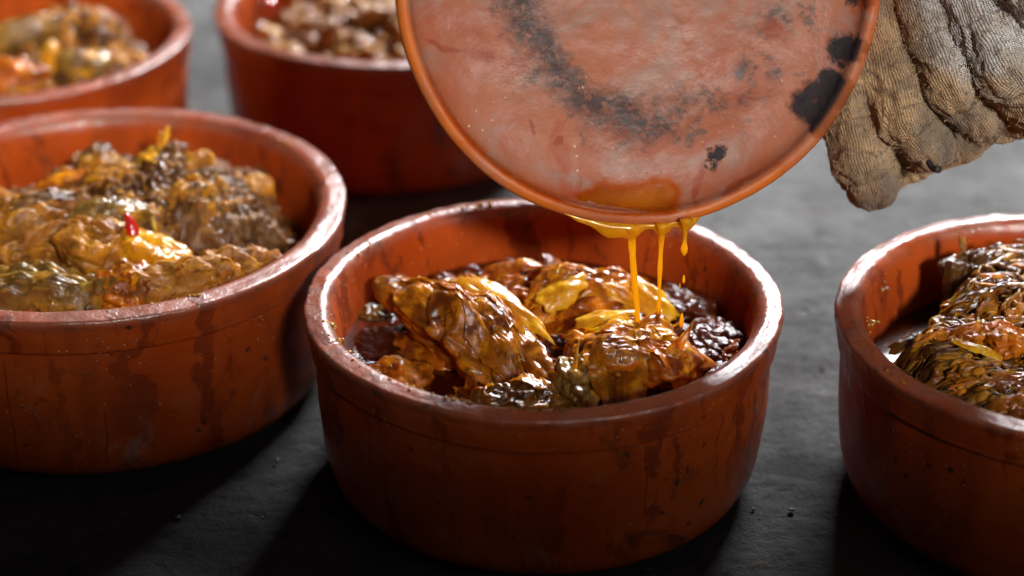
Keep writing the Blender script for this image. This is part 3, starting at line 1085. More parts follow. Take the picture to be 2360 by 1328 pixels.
def drape(bvh, c, L, W, rz, seed, mat, label, group, zmin, zmax=0.13, ragged=0.22, thick=0.0012, wr=0.0011, cat='leaf'):
    """a limp torn sheet lying over whatever is below it"""
    nu, nv = 60, 14
    th = np.linspace(0, 2 * math.pi, nu, endpoint=False)
    rho = np.linspace(0.05, 1, nv)
    cs = np.stack([np.cos(th), np.sin(th), 0 * th + seed], -1)
    Rt = 1 / (np.abs(np.cos(th)) ** 2.8 + np.abs(np.sin(th)) ** 2.8) ** (1 / 2.8)
    Rt = Rt * (1 + (0.25 + ragged) * perlin(cs * np.array([1.6, 1.6, 1]) + seed) + ragged * perlin(cs * np.array([4.5, 4.5, 1]) + seed * 2) + ragged * 0.5 * perlin(cs * np.array([11, 11, 1]) + seed * 3))
    x = np.outer(np.cos(th) * Rt, rho) * L * 0.5
    y = np.outer(np.sin(th) * Rt, rho) * W * 0.5
    a = math.radians(rz)
    X = c[0] + x * math.cos(a) - y * math.sin(a)
    Y = c[1] + x * math.sin(a) + y * math.cos(a)
    Z = np.empty_like(X)
    for i in range(nu):
        for j_ in range(nv):
            h_ = bvh.ray_cast(Vector((X[i, j_], Y[i, j_], zmax)), Vector((0, 0, -1)))
            Z[i, j_] = max(zmin, h_[0].z) if h_[0] is not None else zmin
    for _ in range(3):
        Zp = np.pad(Z, ((1, 1), (1, 1)), 'edge')
        Zp[0, 1:-1], Zp[-1, 1:-1] = Z[-1], Z[0]
        A_ = (Zp[:-2, 1:-1] + Zp[2:, 1:-1] + Zp[1:-1, :-2] + Zp[1:-1, 2:]) / 4
        Z = np.maximum(Z * 0.4 + A_ * 0.6, Z - 0.0006)
    loc = np.stack([x, y, 0 * x + seed * 0.01], -1).reshape(-1, 3)
    lines = 0.00035 * np.sin((loc[:, 1] + 0.0012 * perlin(loc * 120)) * 2 * math.pi / 0.0024)
    wz_ = wr * (2.0 * np.sqrt(np.abs(perlin(loc * np.array([80, 150, 1]) + seed)) + 0.004) - 0.6) + 0.4 * wr * fbm(loc * 330, 2) + lines
    lift = 0.0016 * np.tile(rho ** 4, nu) * (0.5 + 0.9 * perlin(np.repeat(cs, nv, 0) * 2.3 + 7))
    P = np.stack([X.ravel() - c[0], Y.ravel() - c[1], Z.ravel() - c[2] + 0.0007 + np.maximum(wz_, -0.0004) + np.maximum(lift, 0)], -1)
    n = nu * nv
    tk = thick * np.tile(0.35 + 0.65 * (1 - rho ** 6), nu)
    B = P.copy()
    B[:, 2] -= tk
    F = grid_faces(nu, nv, True)[:, ::-1]
    i = np.arange(nu)
    i2 = (i + 1) % nu
    e = nv - 1
    side = np.stack([i * nv + e, n + i * nv + e, n + i2 * nv + e, i2 * nv + e], -1)
    ev = i[::2]
    hole = np.stack([ev * nv, ((ev + 1) % nu) * nv, ((ev + 2) % nu) * nv, np.full(len(ev), 2 * n)], -1)
    V = np.vstack([P, B, P.reshape(nu, nv, 3)[:, 0].mean(0)])
    o = obj('torn_leaf', mesh_np('torn_leaf', V, np.vstack([F, F[:, ::-1] + n, side, hole[:, ::-1]])), mat, None, tuple(c))
    o['seed'] = seed * 0.53
    return tag(o, label, cat, group)


# ---- pot in front
ZC = 0.0690
liquid('center', ZC, OIL_RED, 'dark red oil pooled around the stew in the front pot')


def h_center(x, y):
    b = bumps(x, y, [(-0.004, 0.058, 0.075, 0.034, 0.020, 0), (0.068, -0.010, 0.032, 0.048, 0.014, 70), (0.02, 0.01, 0.05, 0.04, 0.008, 0)])
    return 0.0590 + b + 0.0025 * fbm(np.stack([x * 45, y * 45, 0 * x + 3.3], -1), 2)


mass('center', 'chopped_greens', h_center, F_RED, 'dark chopped stew filling the front pot between its large pieces', n=170, rs=(0.005, 0.014), step=0.0007, jit=0.0018, hgt=0.7, rough=1.0)
strands('shredded_greens', 'center', 170, h_center, F_WET, 'dark wet shreds at the right side of the front pot', 5, Lr=(0.006, 0.022), rr=(0.0005, 0.0014), spread=40, lift=0.0022, region=lambda x, y: x > 0.050 and y < 0.03, rmax=0.094)
shreds('soaked_scraps', 'center', 70, lambda x, y: np.maximum(h_center(x, y), 0.0665), F_RED, 'red soaked scraps floating in the oil of the front pot', 8, lift=0.0015, rmax=0.092, Lr=(0.005, 0.016), Wr=(0.003, 0.008), tilt=12)
shreds('stew_scraps', 'center', 190, h_center, F_AMBER, 'amber scraps along the back of the front pot', 6, region=lambda x, y: y > 0.030, lift=0.002, rmax=0.088, Lr=(0.007, 0.018), Wr=(0.003, 0.008))

G = 'large pieces of stew in the front pot'
p = at_z(1085, 765, 0.0795)
chunk('stew_piece', p, (0.048, 0.0265, 0.0135), (-14, 16, -47), 2.4, F_OLIVE, 'large wrinkled olive piece glistening at the left of the front pot', 'stewed food', G, 7, 0.34, 0.0042, 40, (0.8, 1.2, 1.0), 0.00025, 0.10, 0.80)
p = at_z(1335, 690, 0.079)
chunk('stew_piece', p, (0.027, 0.017, 0.012), (5, -4, 12), 5.1, F_AMBER, 'amber piece behind the middle of the front pot, just left of the oil streams', 'stewed food', G, 6, 0.30, 0.0034, 45, (1, 1, 1), 0.00025)
p = at_z(1462, 815, 0.079)
chunk('stew_piece', p, (0.031, 0.024, 0.0145), (-12, 6, -8), 8.3, F_AMBER, 'amber brown piece right where the oil streams land', 'stewed food', G, 6, 0.32, 0.0038, 45, (1, 0.8, 1), 0.00025)
p = at_z(930, 872, 0.068)
chunk('stew_piece', p, (0.0155, 0.012, 0.0085), (0, 8, 10), 3.7, F_AMBER, 'small amber lump in the dark oil at the near left of the front pot', 'stewed food', G, 5, 0.25, 0.0018, 110)
p = at_z(905, 668, 0.072)
chunk('stew_piece', p, (0.011, 0.008, 0.007), (0, 0, 0), 1.7, F_OLIVE, 'small olive lump against the far left wall of the front pot', 'stewed food', G, 5, 0.25, 0.0012, 110)
p = at_z(865, 728, 0.067)
chunk('stew_piece', p, (0.012, 0.009, 0.0055), (0, 0, 30), 6.6, F_DARK, 'dark lump sunk in oil at the left of the front pot', 'stewed food', G, 5, 0.25, 0.0012, 110)
p = at_z(1328, 893, 0.074)
chunk('stew_piece', p, (0.0115, 0.013, 0.012), (0, 10, 20), 9.2, F_GREY, 'grey green piece with a yellow tip at the near side of the front pot', 'stewed food', G, 6, 0.35, 0.0022, 110)
p = at_z(1305, 775, 0.0705)
chunk('stew_piece', p, (0.019, 0.013, 0.006), (0, 0, -30), 4.9, F_AMBER, 'red amber piece sunk in oil between the two largest pieces', 'stewed food', G, 5, 0.25, 0.0014, 90)
p = at_z(1190, 935, 0.072)
chunk('stew_piece', p, (0.020, 0.012, 0.010), (0, 0, 10), 12.9, F_DARK, 'dark green piece hanging into the oil at the near rim', 'stewed food', G, 6, 0.30, 0.0026, 100)
chunk('stew_piece', at_z(985, 812, 0.0690), (0.022, 0.014, 0.0055), (0, 0, -40), 15.4, F_AMBER, 'orange piece soaked in oil along the near left side of the largest piece', 'stewed food', G, 5, 0.25, 0.0014, 90)
chunk('stew_piece', at_z(880, 800, 0.0680), (0.017, 0.012, 0.0040), (0, 0, -60), 16.4, F_RED, 'dark red piece just under the oil at the left wall of the front pot', 'stewed food', G, 5, 0.25, 0.0012, 90)
chunk('stew_piece', at_z(1625, 790, 0.0720), (0.019, 0.017, 0.0080), (0, 0, 60), 17.4, F_RED, 'dark fleshy lump against the right wall of the front pot', 'stewed food', G, 6, 0.25, 0.0020, 110)
chunk('stew_piece', at_z(1570, 700, 0.0705), (0.020, 0.013, 0.0070), (0, 0, -35), 18.4, F_RED, 'red soaked piece behind the right end of the oil streams', 'stewed food', G, 5, 0.25, 0.0016, 100)
GL = 'leaf pieces in the front pot'
leaf('leaf_piece', at_z(1150, 690, 0.0955), 0.055, 0.020, (18, 16, -40), 1.1, F_YELLOW, 'long amber leaf edge along the back of the large wrinkled piece', 'leaf', GL, curl=0.7, roll=0.7, thick=0.0014)
leaf('leaf_piece', at_z(1300, 668, 0.0920), 0.030, 0.019, (30, -18, 38), 2.2, F_YELLOW, 'bright yellow leaf standing up behind the middle', 'leaf', GL, curl=0.6, roll=0.8)
leaf('leaf_piece', at_z(1385, 665, 0.0900), 0.033, 0.018, (24, 8, -8), 3.3, F_YELLOW, 'yellow leaf left of the first oil stream', 'leaf', GL, curl=0.9, roll=0.6)
leaf('leaf_piece', at_z(1495, 690, 0.0800), 0.036, 0.024, (28, 20, -30), 4.4, F_YELLOW, 'yellow leaf behind the two oil streams', 'leaf', GL, curl=0.7, roll=0.5)
leaf('leaf_piece', at_z(1400, 735, 0.0905), 0.032, 0.022, (22, -6, 4), 5.5, F_YELLOW, 'fan shaped yellow leaf in front of the first oil stream', 'leaf', GL, curl=0.8, roll=0.9)
leaf('leaf_piece', at_z(1553, 815, 0.0890), 0.034, 0.013, (60, -52, 30), 6.6, F_AMBER, 'pointed amber leaf standing up right of the oil streams', 'leaf', GL, curl=0.5, roll=0.5, tip=0.85)
leaf('leaf_piece', at_z(1322, 850, 0.0860), 0.026, 0.006, (20, -68, 60), 7.7, F_YELLOW, 'thin yellow leaf tip pointing up near the front rim', 'leaf', GL, curl=0.5, roll=0.6, tip=0.9)
leaf('leaf_piece', at_z(1075, 655, 0.0895), 0.034, 0.020, (15, 4, 20), 8.8, F_AMBER, 'amber leaf at the far end of the large wrinkled piece', 'leaf', GL, curl=0.8, roll=0.7)
leaf('leaf_piece', at_z(1290, 625, 0.0860), 0.034, 0.016, (20, 0, 8), 9.9, F_AMBER, 'amber leaf by the far wall of the front pot', 'leaf', GL, curl=0.9, roll=0.7)
leaf('leaf_piece', at_z(1180, 612, 0.0880), 0.030, 0.013, (25, -8, 5), 10.9, F_AMBER, 'amber leaf at the back left of the front pot', 'leaf', GL, curl=0.9, roll=0.6)
leaf('leaf_piece', at_z(1395, 820, 0.0860), 0.030, 0.014, (35, 30, 55), 11.9, F_AMBER, 'amber leaf dipping into the oil beside the central gap', 'leaf', GL, curl=0.9, roll=0.5)
leaf('leaf_piece', at_z(1250, 850, 0.0840), 0.040, 0.016, (40, 24, -58), 12.4, F_OLIVE, 'olive leaf edge hanging down the near side of the large piece', 'leaf', GL, curl=0.9, roll=0.6)

BV = food_bvh([o for o in COL.objects if o.type == 'MESH' and o.name.split('.')[0] in ('stew_piece', 'chopped_greens')])
GT = 'thin torn leaves lying over the pieces in the front pot'
TL = ['amber torn leaf along the upper back of the largest piece',
      'olive torn leaf over the middle of the largest piece',
      'olive torn leaf over the far left end of the largest piece',
      'olive torn leaf hanging down the near end of the largest piece',
      'narrow yellow torn leaf on the crest of the largest piece',
      'narrow amber torn leaf on the right flank of the largest piece',
      'amber torn leaf on the piece behind the middle',
      'small amber torn leaf at the left of the piece behind the middle',
      'yellow torn leaf just left of where the first stream lands',
      'amber torn leaf under the landing oil streams',
      'amber torn leaf on the right end of the piece under the streams',
      'olive torn leaf on the near side of the piece under the streams',
      'small olive torn leaf low on the near left flank of the largest piece',
      'red soaked torn leaf in the gap between the two largest pieces',
      'amber torn leaf near the far wall behind the streams',
      'amber torn leaf behind the second oil stream']
for lab_, (u_, v_, L_, W_, rz_, sd_, m_) in zip(TL, ((1040, 720, .040, .022, -48, 51.2, F_AMBER), (1130, 790, .036, .024, -52, 52.7, F_OLIVE), (1000, 690, .026, .020, -20, 53.1, F_OLIVE), (1200, 850, .034, .018, -60, 54.9, F_OLIVE),
                                       (1085, 700, .030, .016, -38, 55.3, F_YELLOW), (1180, 760, .030, .014, -62, 56.8, F_AMBER), (1330, 680, .030, .020, 10, 57.4, F_AMBER), (1260, 690, .024, .016, 30, 58.6, F_AMBER),
                                       (1410, 760, .030, .022, -15, 59.9, F_YELLOW), (1470, 800, .034, .024, 5, 60.4, F_AMBER), (1530, 830, .030, .018, -30, 61.2, F_AMBER), (1420, 850, .028, .020, 20, 62.8, F_OLIVE),
                                       (1090, 860, .024, .014, -50, 63.5, F_OLIVE), (1300, 760, .024, .014, -10, 64.1, F_RED), (1420, 640, .026, .016, 5, 65.7, F_AMBER), (1500, 720, .026, .016, 20, 66.3, F_AMBER))):
    drape(BV, tuple(at_z(u_, v_, 0.084)), L_, W_, rz_, sd_, m_, lab_, GT, ZC - 0.001)

# ---- large pot at left
ZL = 0.064
liquid('left', ZL, OIL_BROWN, 'dark brown broth around the stew in the large left pot')
LX, LY = POTS['left'][0][:2]


def h_left(x, y):
    crest = np.interp(x, [-0.12, -0.045, -0.010, 0.032, 0.060, 0.082, 0.112], [0.080, 0.086, 0.102, 0.110, 0.102, 0.088, 0.060])
    d = y - 0.036
    fall = np.where(d > 0, np.clip(1 - (d / 0.062) ** 2, 0, 1), np.clip(1 - (np.abs(d) / 0.074) ** 1.7, 0, 1))
    h = 0.0565 + (crest - 0.0565) * fall
    row = bumps(x, y, [(-0.02, -0.084, 0.105, 0.026, 0.022, 3)])
    h = np.maximum(h, 0.0565 + row)
    return h + 0.0035 * fbm(np.stack([x * 42, y * 42, 0 * x + 8.1], -1), 2)


mass('left', 'minced_stew', h_left, F_HEAP, 'crumbly orange brown stew heaped in the large left pot', n=230, rs=(0.004, 0.015), jit=0.003, hgt=0.8, rough=1.5)
strands('brown_shreds', 'left', 260, h_left, F_BROWN, 'dark brown shreds on the right slope of the heap in the large left pot', 18, Lr=(0.006, 0.022), rr=(0.0008, 0.0026), dirn=70, spread=35, lift=0.0025, rmax=0.088, region=lambda x, y: x > 0.030 and y < 0.045 and y > -0.04)
strands('stew_shreds', 'left', 700, h_left, F_HEAP, 'orange brown shreds over the heap in the large left pot', 15, Lr=(0.006, 0.026), rr=(0.0005, 0.0018), dirn=20, spread=50, lift=0.0020, rmax=0.088, region=lambda x, y: y > -0.035)
shreds('yellow_shreds', 'left', 60, h_left, F_YELLOW, 'yellow shreds scattered over the heap in the large left pot', 16, Lr=(0.005, 0.015), Wr=(0.001, 0.004), lift=0.002, rmax=0.080, region=lambda x, y: y > -0.03 and x < 0.06)
shreds('dark_shreds', 'left', 120, h_left, F_BROWN, 'dark brown shreds at the right of the heap in the large left pot', 17, Lr=(0.006, 0.018), Wr=(0.003, 0.008), lift=0.002, rmax=0.085, region=lambda x, y: x > 0.035 and y < 0.035)
G = 'large pieces of stew in the left pot'
chunk('stew_piece', at_z(226, 580, 0.094), (0.021, 0.017, 0.0165), (0, 8, -10), 2.2, F_CRUMB, 'round wrinkled brown piece left of the red chilli', 'stewed food', G, 6, 0.18, 0.0016, 120, (0.5, 1.4, 1))
chunk('stew_piece', at_z(338, 594, 0.091), (0.023, 0.0145, 0.0125), (0, 12, -16), 3.9, F_YELLOW, 'smooth yellow piece below the red chilli', 'stewed food', G, 6, 0.16, 0.0008, 90)
chunk('stew_piece', at_z(245, 505, 0.103), (0.021, 0.011, 0.011), (10, -8, 20), 6.1, F_GREY, 'grey green dome just behind the round wrinkled piece', 'stewed food', G, 6, 0.15, 0.0008, 100)
chunk('stew_piece', at_z(95, 672, 0.0855), (0.034, 0.012, 0.012), (0, 0, -6), 7.4, F_GREY, 'grey green fishy strip at the near left of the left pot', 'stewed food', G, 6, 0.35, 0.0024, 110, (0.6, 1, 1))
chunk('stew_piece', at_z(290, 678, 0.0850), (0.019, 0.012, 0.014), (0, 0, 12), 8.8, F_AMBER, 'amber knob at the middle of the near rim of the left pot', 'stewed food', G, 6, 0.30, 0.0020, 110)
chunk('stew_piece', at_z(432, 665, 0.0850), (0.031, 0.013, 0.013), (0, -8, 10), 9.5, F_CRUMB, 'fleshy piece with a crumbly end by the near rim of the left pot', 'stewed food', G, 6, 0.28, 0.0020, 120)
chunk('stew_piece', at_z(545, 632, 0.0870), (0.019, 0.011, 0.011), (0, -14, 14), 10.3, F_CRUMB, 'crumbly orange lump at the right end of the near row in the left pot', 'stewed food', G, 6, 0.40, 0.0030, 160)
chunk('stew_piece', at_z(60, 505, 0.098), (0.030, 0.011, 0.009), (0, -10, 22), 11.3, F_CRUMB, 'brown strip at the far left of the left pot', 'stewed food', G, 6, 0.30, 0.0020, 120)
chunk('stew_piece', at_z(130, 560, 0.092), (0.028, 0.010, 0.010), (0, -6, 24), 12.3, F_CRUMB, 'brown strip left of the round wrinkled piece', 'stewed food', G, 6, 0.30, 0.0020, 120)
chunk('stew_piece', at_z(555, 560, 0.076), (0.024, 0.014, 0.015), (0, 0, 0), 13.3, F_BROWN, 'dark brown flesh under the heap at the right of the left pot', 'stewed food', G, 6, 0.30, 0.0022, 120, (1.4, 1, .5))
chunk('stew_piece', at_z(440, 565, 0.079), (0.022, 0.012, 0.016), (0, 0, 0), 14.3, F_BROWN, 'dark brown flesh under the heap right of the yellow piece', 'stewed food', G, 6, 0.30, 0.0022, 120, (1.4, 1, .5))
GL = 'leaf pieces in the left pot'
leaf('leaf_piece', at_z(372, 352, 0.111), 0.024, 0.010, (10, -75, 70), 21.1, F_YELLOW, 'yellow leaf tip standing up highest on the left heap', 'leaf', GL, curl=0.8, roll=0.9, ragged=0.35, wr=0.002)
leaf('leaf_piece', at_z(140, 410, 0.104), 0.036, 0.013, (20, -14, 24), 22.1, F_AMBER, 'amber leaf at the far left of the left heap', 'leaf', GL, curl=0.6, roll=0.6, ragged=0.3)
leaf('leaf_piece', at_z(445, 392, 0.1095), 0.034, 0.008, (-10, -6, 8), 23.1, F_BROWN, 'glossy brown strip along the top of the left heap', 'leaf', GL, curl=0.5, roll=0.9)
leaf('leaf_piece', at_z(345, 630, 0.0965), 0.020, 0.007, (15, 6, 0), 24.1, F_YELLOW, 'flat yellow strip on the amber knob', 'leaf', GL, curl=0.5, roll=0.5)
leaf('leaf_piece', at_z(325, 632, 0.0935), 0.022, 0.014, (25, 0, -14), 25.1, F_GREY, 'grey onion layer below the yellow piece', 'leaf', GL, curl=0.8, roll=1.0)

chili = Mat('red_chili_skin')
_cn = chili.bump(chili.noise(chili.coord(), 260, 3), 0.6, 0.0012)
chili.set(Normal=_cn, Coat_Normal=_cn, Base_Color=(0.50, 0.010, 0.005), Roughness=0.18, Coat_Weight=1.0, Coat_Roughness=0.04, Subsurface_Weight=0.1, Subsurface_Scale=0.002)
c0 = at_z(306, 556, 0.1000)
c1 = at_y(289, 490, c0.y + 0.004)
tp = spline([tuple(c0), tuple((c0 + c1) / 2 + Vector((0.0012, 0, 0))), tuple(c1)], 20)
V, F = tube_np(tp, 0.0040 * np.array([min(1, 0.55 + 3 * t) * (1 - t ** 2.2) ** 0.7 + 0.03 for t in np.linspace(0, 1, 20)]), 12)
tag(obj('chili', mesh_np('chili', V, F), chili.m), 'small bright red chilli poking out of the left stew', 'chilli', 'red chillies')

BV = food_bvh([o for o in COL.objects if o.type == 'MESH' and o.name.split('.')[0] in ('stew_piece', 'minced_stew') and abs(o.location.x - LX) < 0.14 and abs(o.location.y - LY) < 0.14])
GT = 'thin torn strips lying over the heap in the left pot'
TL = ['orange torn strip at the upper left of the left heap',
      'brown torn strip behind the round wrinkled piece at left',
      'orange torn strip at the left picture edge above the near row',
      'amber torn strip on the left shoulder of the left heap',
      'orange torn strip on the crest left of the standing yellow tip',
      'yellow torn strip just below the standing yellow tip',
      'orange torn strip on the crest right of the standing yellow tip',
      'orange torn strip on the right shoulder of the left heap',
      'brown torn strip hanging down the right slope of the left heap',
      'brown torn strip hanging down right of the red chilli',
      'orange torn strip just behind the red chilli',
      'brown torn strip at the far right foot of the left heap',
      'grey green torn skin over the fishy strip at near left',
      'grey green torn skin at the middle of the near row',
      'orange torn skin over the long fleshy piece of the near row',
      'orange torn skin at the right end of the near row',
      'amber torn skin over the knob in the near row']
for lab_, (u_, v_, L_, W_, rz_, sd_, m_) in zip(TL, ((60, 470, .040, .014, 25, 71.2, F_CRUMB), (120, 520, .036, .012, 30, 72.7, F_BROWN), (30, 560, .034, .012, 20, 73.1, F_CRUMB), (180, 450, .032, .016, 15, 74.9, F_AMBER),
                                       (260, 420, .034, .016, 5, 75.3, F_CRUMB), (340, 430, .030, .014, -30, 76.8, F_YELLOW), (420, 450, .032, .016, -50, 77.4, F_CRUMB), (500, 470, .032, .016, -60, 78.6, F_CRUMB),
                                       (560, 520, .034, .014, -75, 79.9, F_BROWN), (450, 520, .036, .014, 80, 80.4, F_BROWN), (380, 500, .030, .012, 70, 81.2, F_CRUMB), (620, 520, .026, .014, -60, 82.8, F_BROWN),
                                       (90, 665, .046, .016, -4, 83.5, F_GREY), (190, 680, .036, .014, 8, 84.1, F_GREY), (420, 660, .042, .016, 10, 85.7, F_CRUMB), (540, 630, .030, .014, 16, 86.3, F_CRUMB), (300, 665, .024, .016, -20, 87.3, F_AMBER))):
    drape(BV, tuple(at_z(u_, v_, 0.092)), L_, W_, rz_, sd_, m_, lab_, GT, ZL - 0.001)

# ---- pot at right edge
ZR = 0.062
liquid('right', ZR, OIL_BROWN, 'dark broth around the shredded greens in the right pot')


def h_right(x, y):
    xb = np.interp(y, [-0.08, 0.0, 0.03, 0.065], [-0.108, -0.104, -0.078, -0.056])
    top = 0.025 + 0.015 * sstep(0.0, 0.050, y) - 0.004 * sstep(-0.03, -0.08, y)
    r = np.hypot(x, y)
    h = 0.060 + top * sstep(xb, xb + 0.030, x) * (0.55 + 0.45 * sstep(0.098, 0.075, r))
    return h + 0.0040 * fbm(np.stack([x * 42, y * 42, 0 * x + 12.7], -1), 2)


mass('right', 'shredded_mass', lambda x, y: h_right(x, y) - 0.004, F_DARK, 'dark wet shredded greens heaped in the right pot', n=120, rs=(0.004, 0.010), el=2.5, dirn=12, step=0.0010, hgt=0.4, rough=1.0, jit=0.001)
IN_R = lambda x, y: x > np.interp(y, [-0.08, 0.0, 0.03, 0.065], [-0.098, -0.096, -0.070, -0.046])
strands('long_shreds', 'right', 900, h_right, F_WET, 'dark long shreds lying over the heap in the right pot', 25, rr=(0.0007, 0.0026), flat=0.5, region=IN_R)
strands('fine_shreds', 'right', 220, h_right, F_WET, 'fine short shreds tangled over the heap in the right pot', 26, Lr=(0.006, 0.016), rr=(0.0004, 0.0010), spread=55, lift=0.0022, region=IN_R)
shreds('leaf_shreds', 'right', 60, h_right, F_AMBER, 'amber leaf scraps scattered over the heap in the right pot', 27, Lr=(0.006, 0.016), Wr=(0.002, 0.006), lift=0.0025, rmax=0.085, dirn=15, spread=45, region=IN_R)
G = 'large pieces of stew in the right pot'
chunk('stew_piece', at_z(2265, 775, 0.087), (0.016, 0.0055, 0.0055), (0, 0, 6), 3.2, F_AMBER, 'wrinkled yellow olive pod in the middle of the right pot', 'stewed food', G, 6, 0.25, 0.0014, 150)
chunk('stew_piece', at_z(2330, 800, 0.086), (0.012, 0.008, 0.008), (0, 0, 16), 5.2, F_AMBER, 'orange lump beside the right edge of the picture', 'stewed food', G, 5, 0.25, 0.0014, 150)
chunk('stew_piece', at_z(2225, 632, 0.090), (0.013, 0.008, 0.009), (0, -20, 10), 6.2, F_WET, 'brown fleshy piece at the back left of the right heap', 'stewed food', G, 6, 0.30, 0.0020, 120)
chunk('stew_piece', at_z(2280, 670, 0.090), (0.020, 0.0040, 0.0040), (0, -6, 8), 7.2, F_AMBER, 'brown stalk lying across the back of the right heap', 'stewed food', G, 5, 0.25, 0.0012, 150)
GL = 'leaf pieces in the right pot'
leaf('leaf_piece', at_z(2165, 915, 0.0845), 0.042, 0.017, (-8, 8, -38), 31.1, F_YELLOW, 'broad yellow green leaf lying inside the near rim of the right pot', 'leaf', GL, curl=0.6, roll=0.4)
leaf('leaf_piece', at_z(2265, 805, 0.0890), 0.028, 0.008, (10, 14, -22), 32.1, F_YELLOW, 'bright yellow stalk in the middle of the right heap', 'leaf', GL, curl=0.3, roll=0.9)
leaf('leaf_piece', at_z(2345, 655, 0.0930), 0.028, 0.011, (20, 6, -10), 33.1, F_YELLOW, 'yellow leaf at the back of the right heap by the picture edge', 'leaf', GL, curl=0.6, roll=0.7)
leaf('leaf_piece', at_z(2215, 590, 0.0990), 0.018, 0.006, (0, -80, 80), 34.1, F_BROWN, 'brown fibre standing up at the back of the right heap', 'leaf', GL, curl=0.5, roll=0.5, ragged=0.5)
leaf('leaf_piece', at_z(2110, 780, 0.0830), 0.026, 0.012, (15, -5, 25), 35.1, F_DARK, 'dark leaf at the left end of the right heap', 'leaf', GL, curl=0.9, roll=0.8)

RX, RY = POTS['right'][0][:2]
BV = food_bvh([o for o in COL.objects if o.type == 'MESH' and o.name.split('.')[0] in ('stew_piece', 'shredded_mass', 'long_shreds') and abs(o.location.x - RX) < 0.14 and abs(o.location.y - RY) < 0.14])
GT = 'thin torn leaves lying over the heap in the right pot'
TL = ['dark torn leaf at the left end of the right heap',
      'olive torn leaf in front of the yellow stalk',
      'broad olive torn leaf at the near side of the right heap',
      'dark torn leaf on the back slope of the right heap',
      'olive torn leaf at the back beside the right picture edge',
      'narrow amber torn leaf left of the yellow olive pod',
      'olive torn leaf nearest the rim at the right picture edge',
      'dark torn leaf over the topmost piece of the right heap']
for lab_, (u_, v_, L_, W_, rz_, sd_, m_) in zip(TL, ((2140, 800, .034, .012, 20, 91.2, F_WET), (2210, 840, .036, .012, 12, 92.7, F_OLIVE), (2300, 860, .038, .016, 10, 93.1, F_OLIVE), (2240, 700, .034, .012, 15, 94.9, F_WET),
                                       (2320, 720, .036, .014, 10, 95.3, F_OLIVE), (2180, 760, .030, .010, 25, 96.8, F_AMBER), (2330, 920, .036, .016, -8, 97.4, F_OLIVE), (2230, 640, .024, .016, 30, 98.6, F_WET))):
    drape(BV, tuple(at_z(u_, v_, 0.090)), L_, W_, rz_, sd_, m_, lab_, GT, ZR - 0.001)

# ---- blurred pots at the back
for key, seed, lab in (('back', 31.0, 'blurred pale brown stew heaped in the pot behind the lid'), ('corner', 37.0, 'blurred orange brown stew in the corner pot')):
    liquid(key, 0.064, OIL_BROWN, {'back': 'dark broth under the stew in the pot behind the lid', 'corner': 'dark broth under the stew in the corner pot'}[key])

    def h_b(x, y, key=key, seed=seed):
        L = [(0.0, -0.005, 0.095, 0.092, 0.033, 0), (0.02, -0.02, 0.06, 0.06, 0.040, 0)] if key == 'back' else [(0.030, -0.012, 0.075, 0.070, 0.034, 0), (0.040, 0.020, 0.045, 0.045, 0.046, 0), (-0.03, -0.05, 0.06, 0.05, 0.026, 0)]
        return 0.058 + bumps(x, y, L) + 0.004 * fbm(np.stack([x * 40, y * 40, 0 * x + seed], -1), 2)

    mass(key, 'minced_stew', h_b, F_PALE if key == 'back' else F_HEAP, lab, 0.0011, n=260, rs=(0.005, 0.014), rough=1.4)
    shreds('stew_shreds', key, 170, h_b, F_PALE if key == 'back' else F_CRUMB, {'back': 'pale shreds on the stew behind the lid', 'corner': 'amber shreds on the stew in the corner pot'}[key], int(seed), Lr=(0.008, 0.02), Wr=(0.004, 0.009), lift=0.003, rmax=0.078)
G = 'pieces of stew in the corner pot'
chunk('stew_piece', at_z(187, 150, 0.092), (0.016, 0.011, 0.010), (0, 0, 0), 2.6, F_GREY, 'rounded grey olive piece with a yellow end near the rim of the corner pot', 'stewed food', G, 5, 0.15, 0.0008, 90)
chunk('stew_piece', at_z(208, 152, 0.092), (0.007, 0.009, 0.010), (0, 0, 0), 4.6, F_YELLOW, 'yellow tip beside the rounded olive piece in the corner pot', 'stewed food', G, 5, 0.15, 0.0008, 90)
chunk('stew_piece', at_z(40, 80, 0.098), (0.028, 0.009, 0.010), (0, -14, 20), 6.6, F_GREY, 'shiny grey strip at the left of the corner pot', 'stewed food', G, 5, 0.2, 0.001, 90)
chunk('stew_piece', at_z(120, 140, 0.091), (0.006, 0.009, 0.012), (0, 0, 10), 8.6, F_YELLOW, 'yellow upright piece in the corner pot', 'stewed food', G, 5, 0.2, 0.001, 90)
chunk('stew_piece', at_z(35, 175, 0.091), (0.018, 0.010, 0.010), (0, 0, 10), 9.6, F_AMBER, 'amber lump against the near rim of the corner pot', 'stewed food', G, 5, 0.3, 0.002, 90)
c0 = at_z(622, 30, 0.092)
tp = spline([tuple(c0), tuple(c0 + Vector((-0.001, 0.008, 0.004))), tuple(c0 + Vector((-0.004, 0.026, 0.006)))], 20)
V, F = tube_np(tp, 0.0050 * np.array([min(1, 0.35 + 4 * t) * (1 - t ** 2.6) ** 0.7 + 0.03 for t in np.linspace(0, 1, 20)]), 12)
tag(obj('chili', mesh_np('chili', V, F), chili.m), 'blurred red chilli by the rim of the pot behind the lid', 'chilli', 'red chillies')

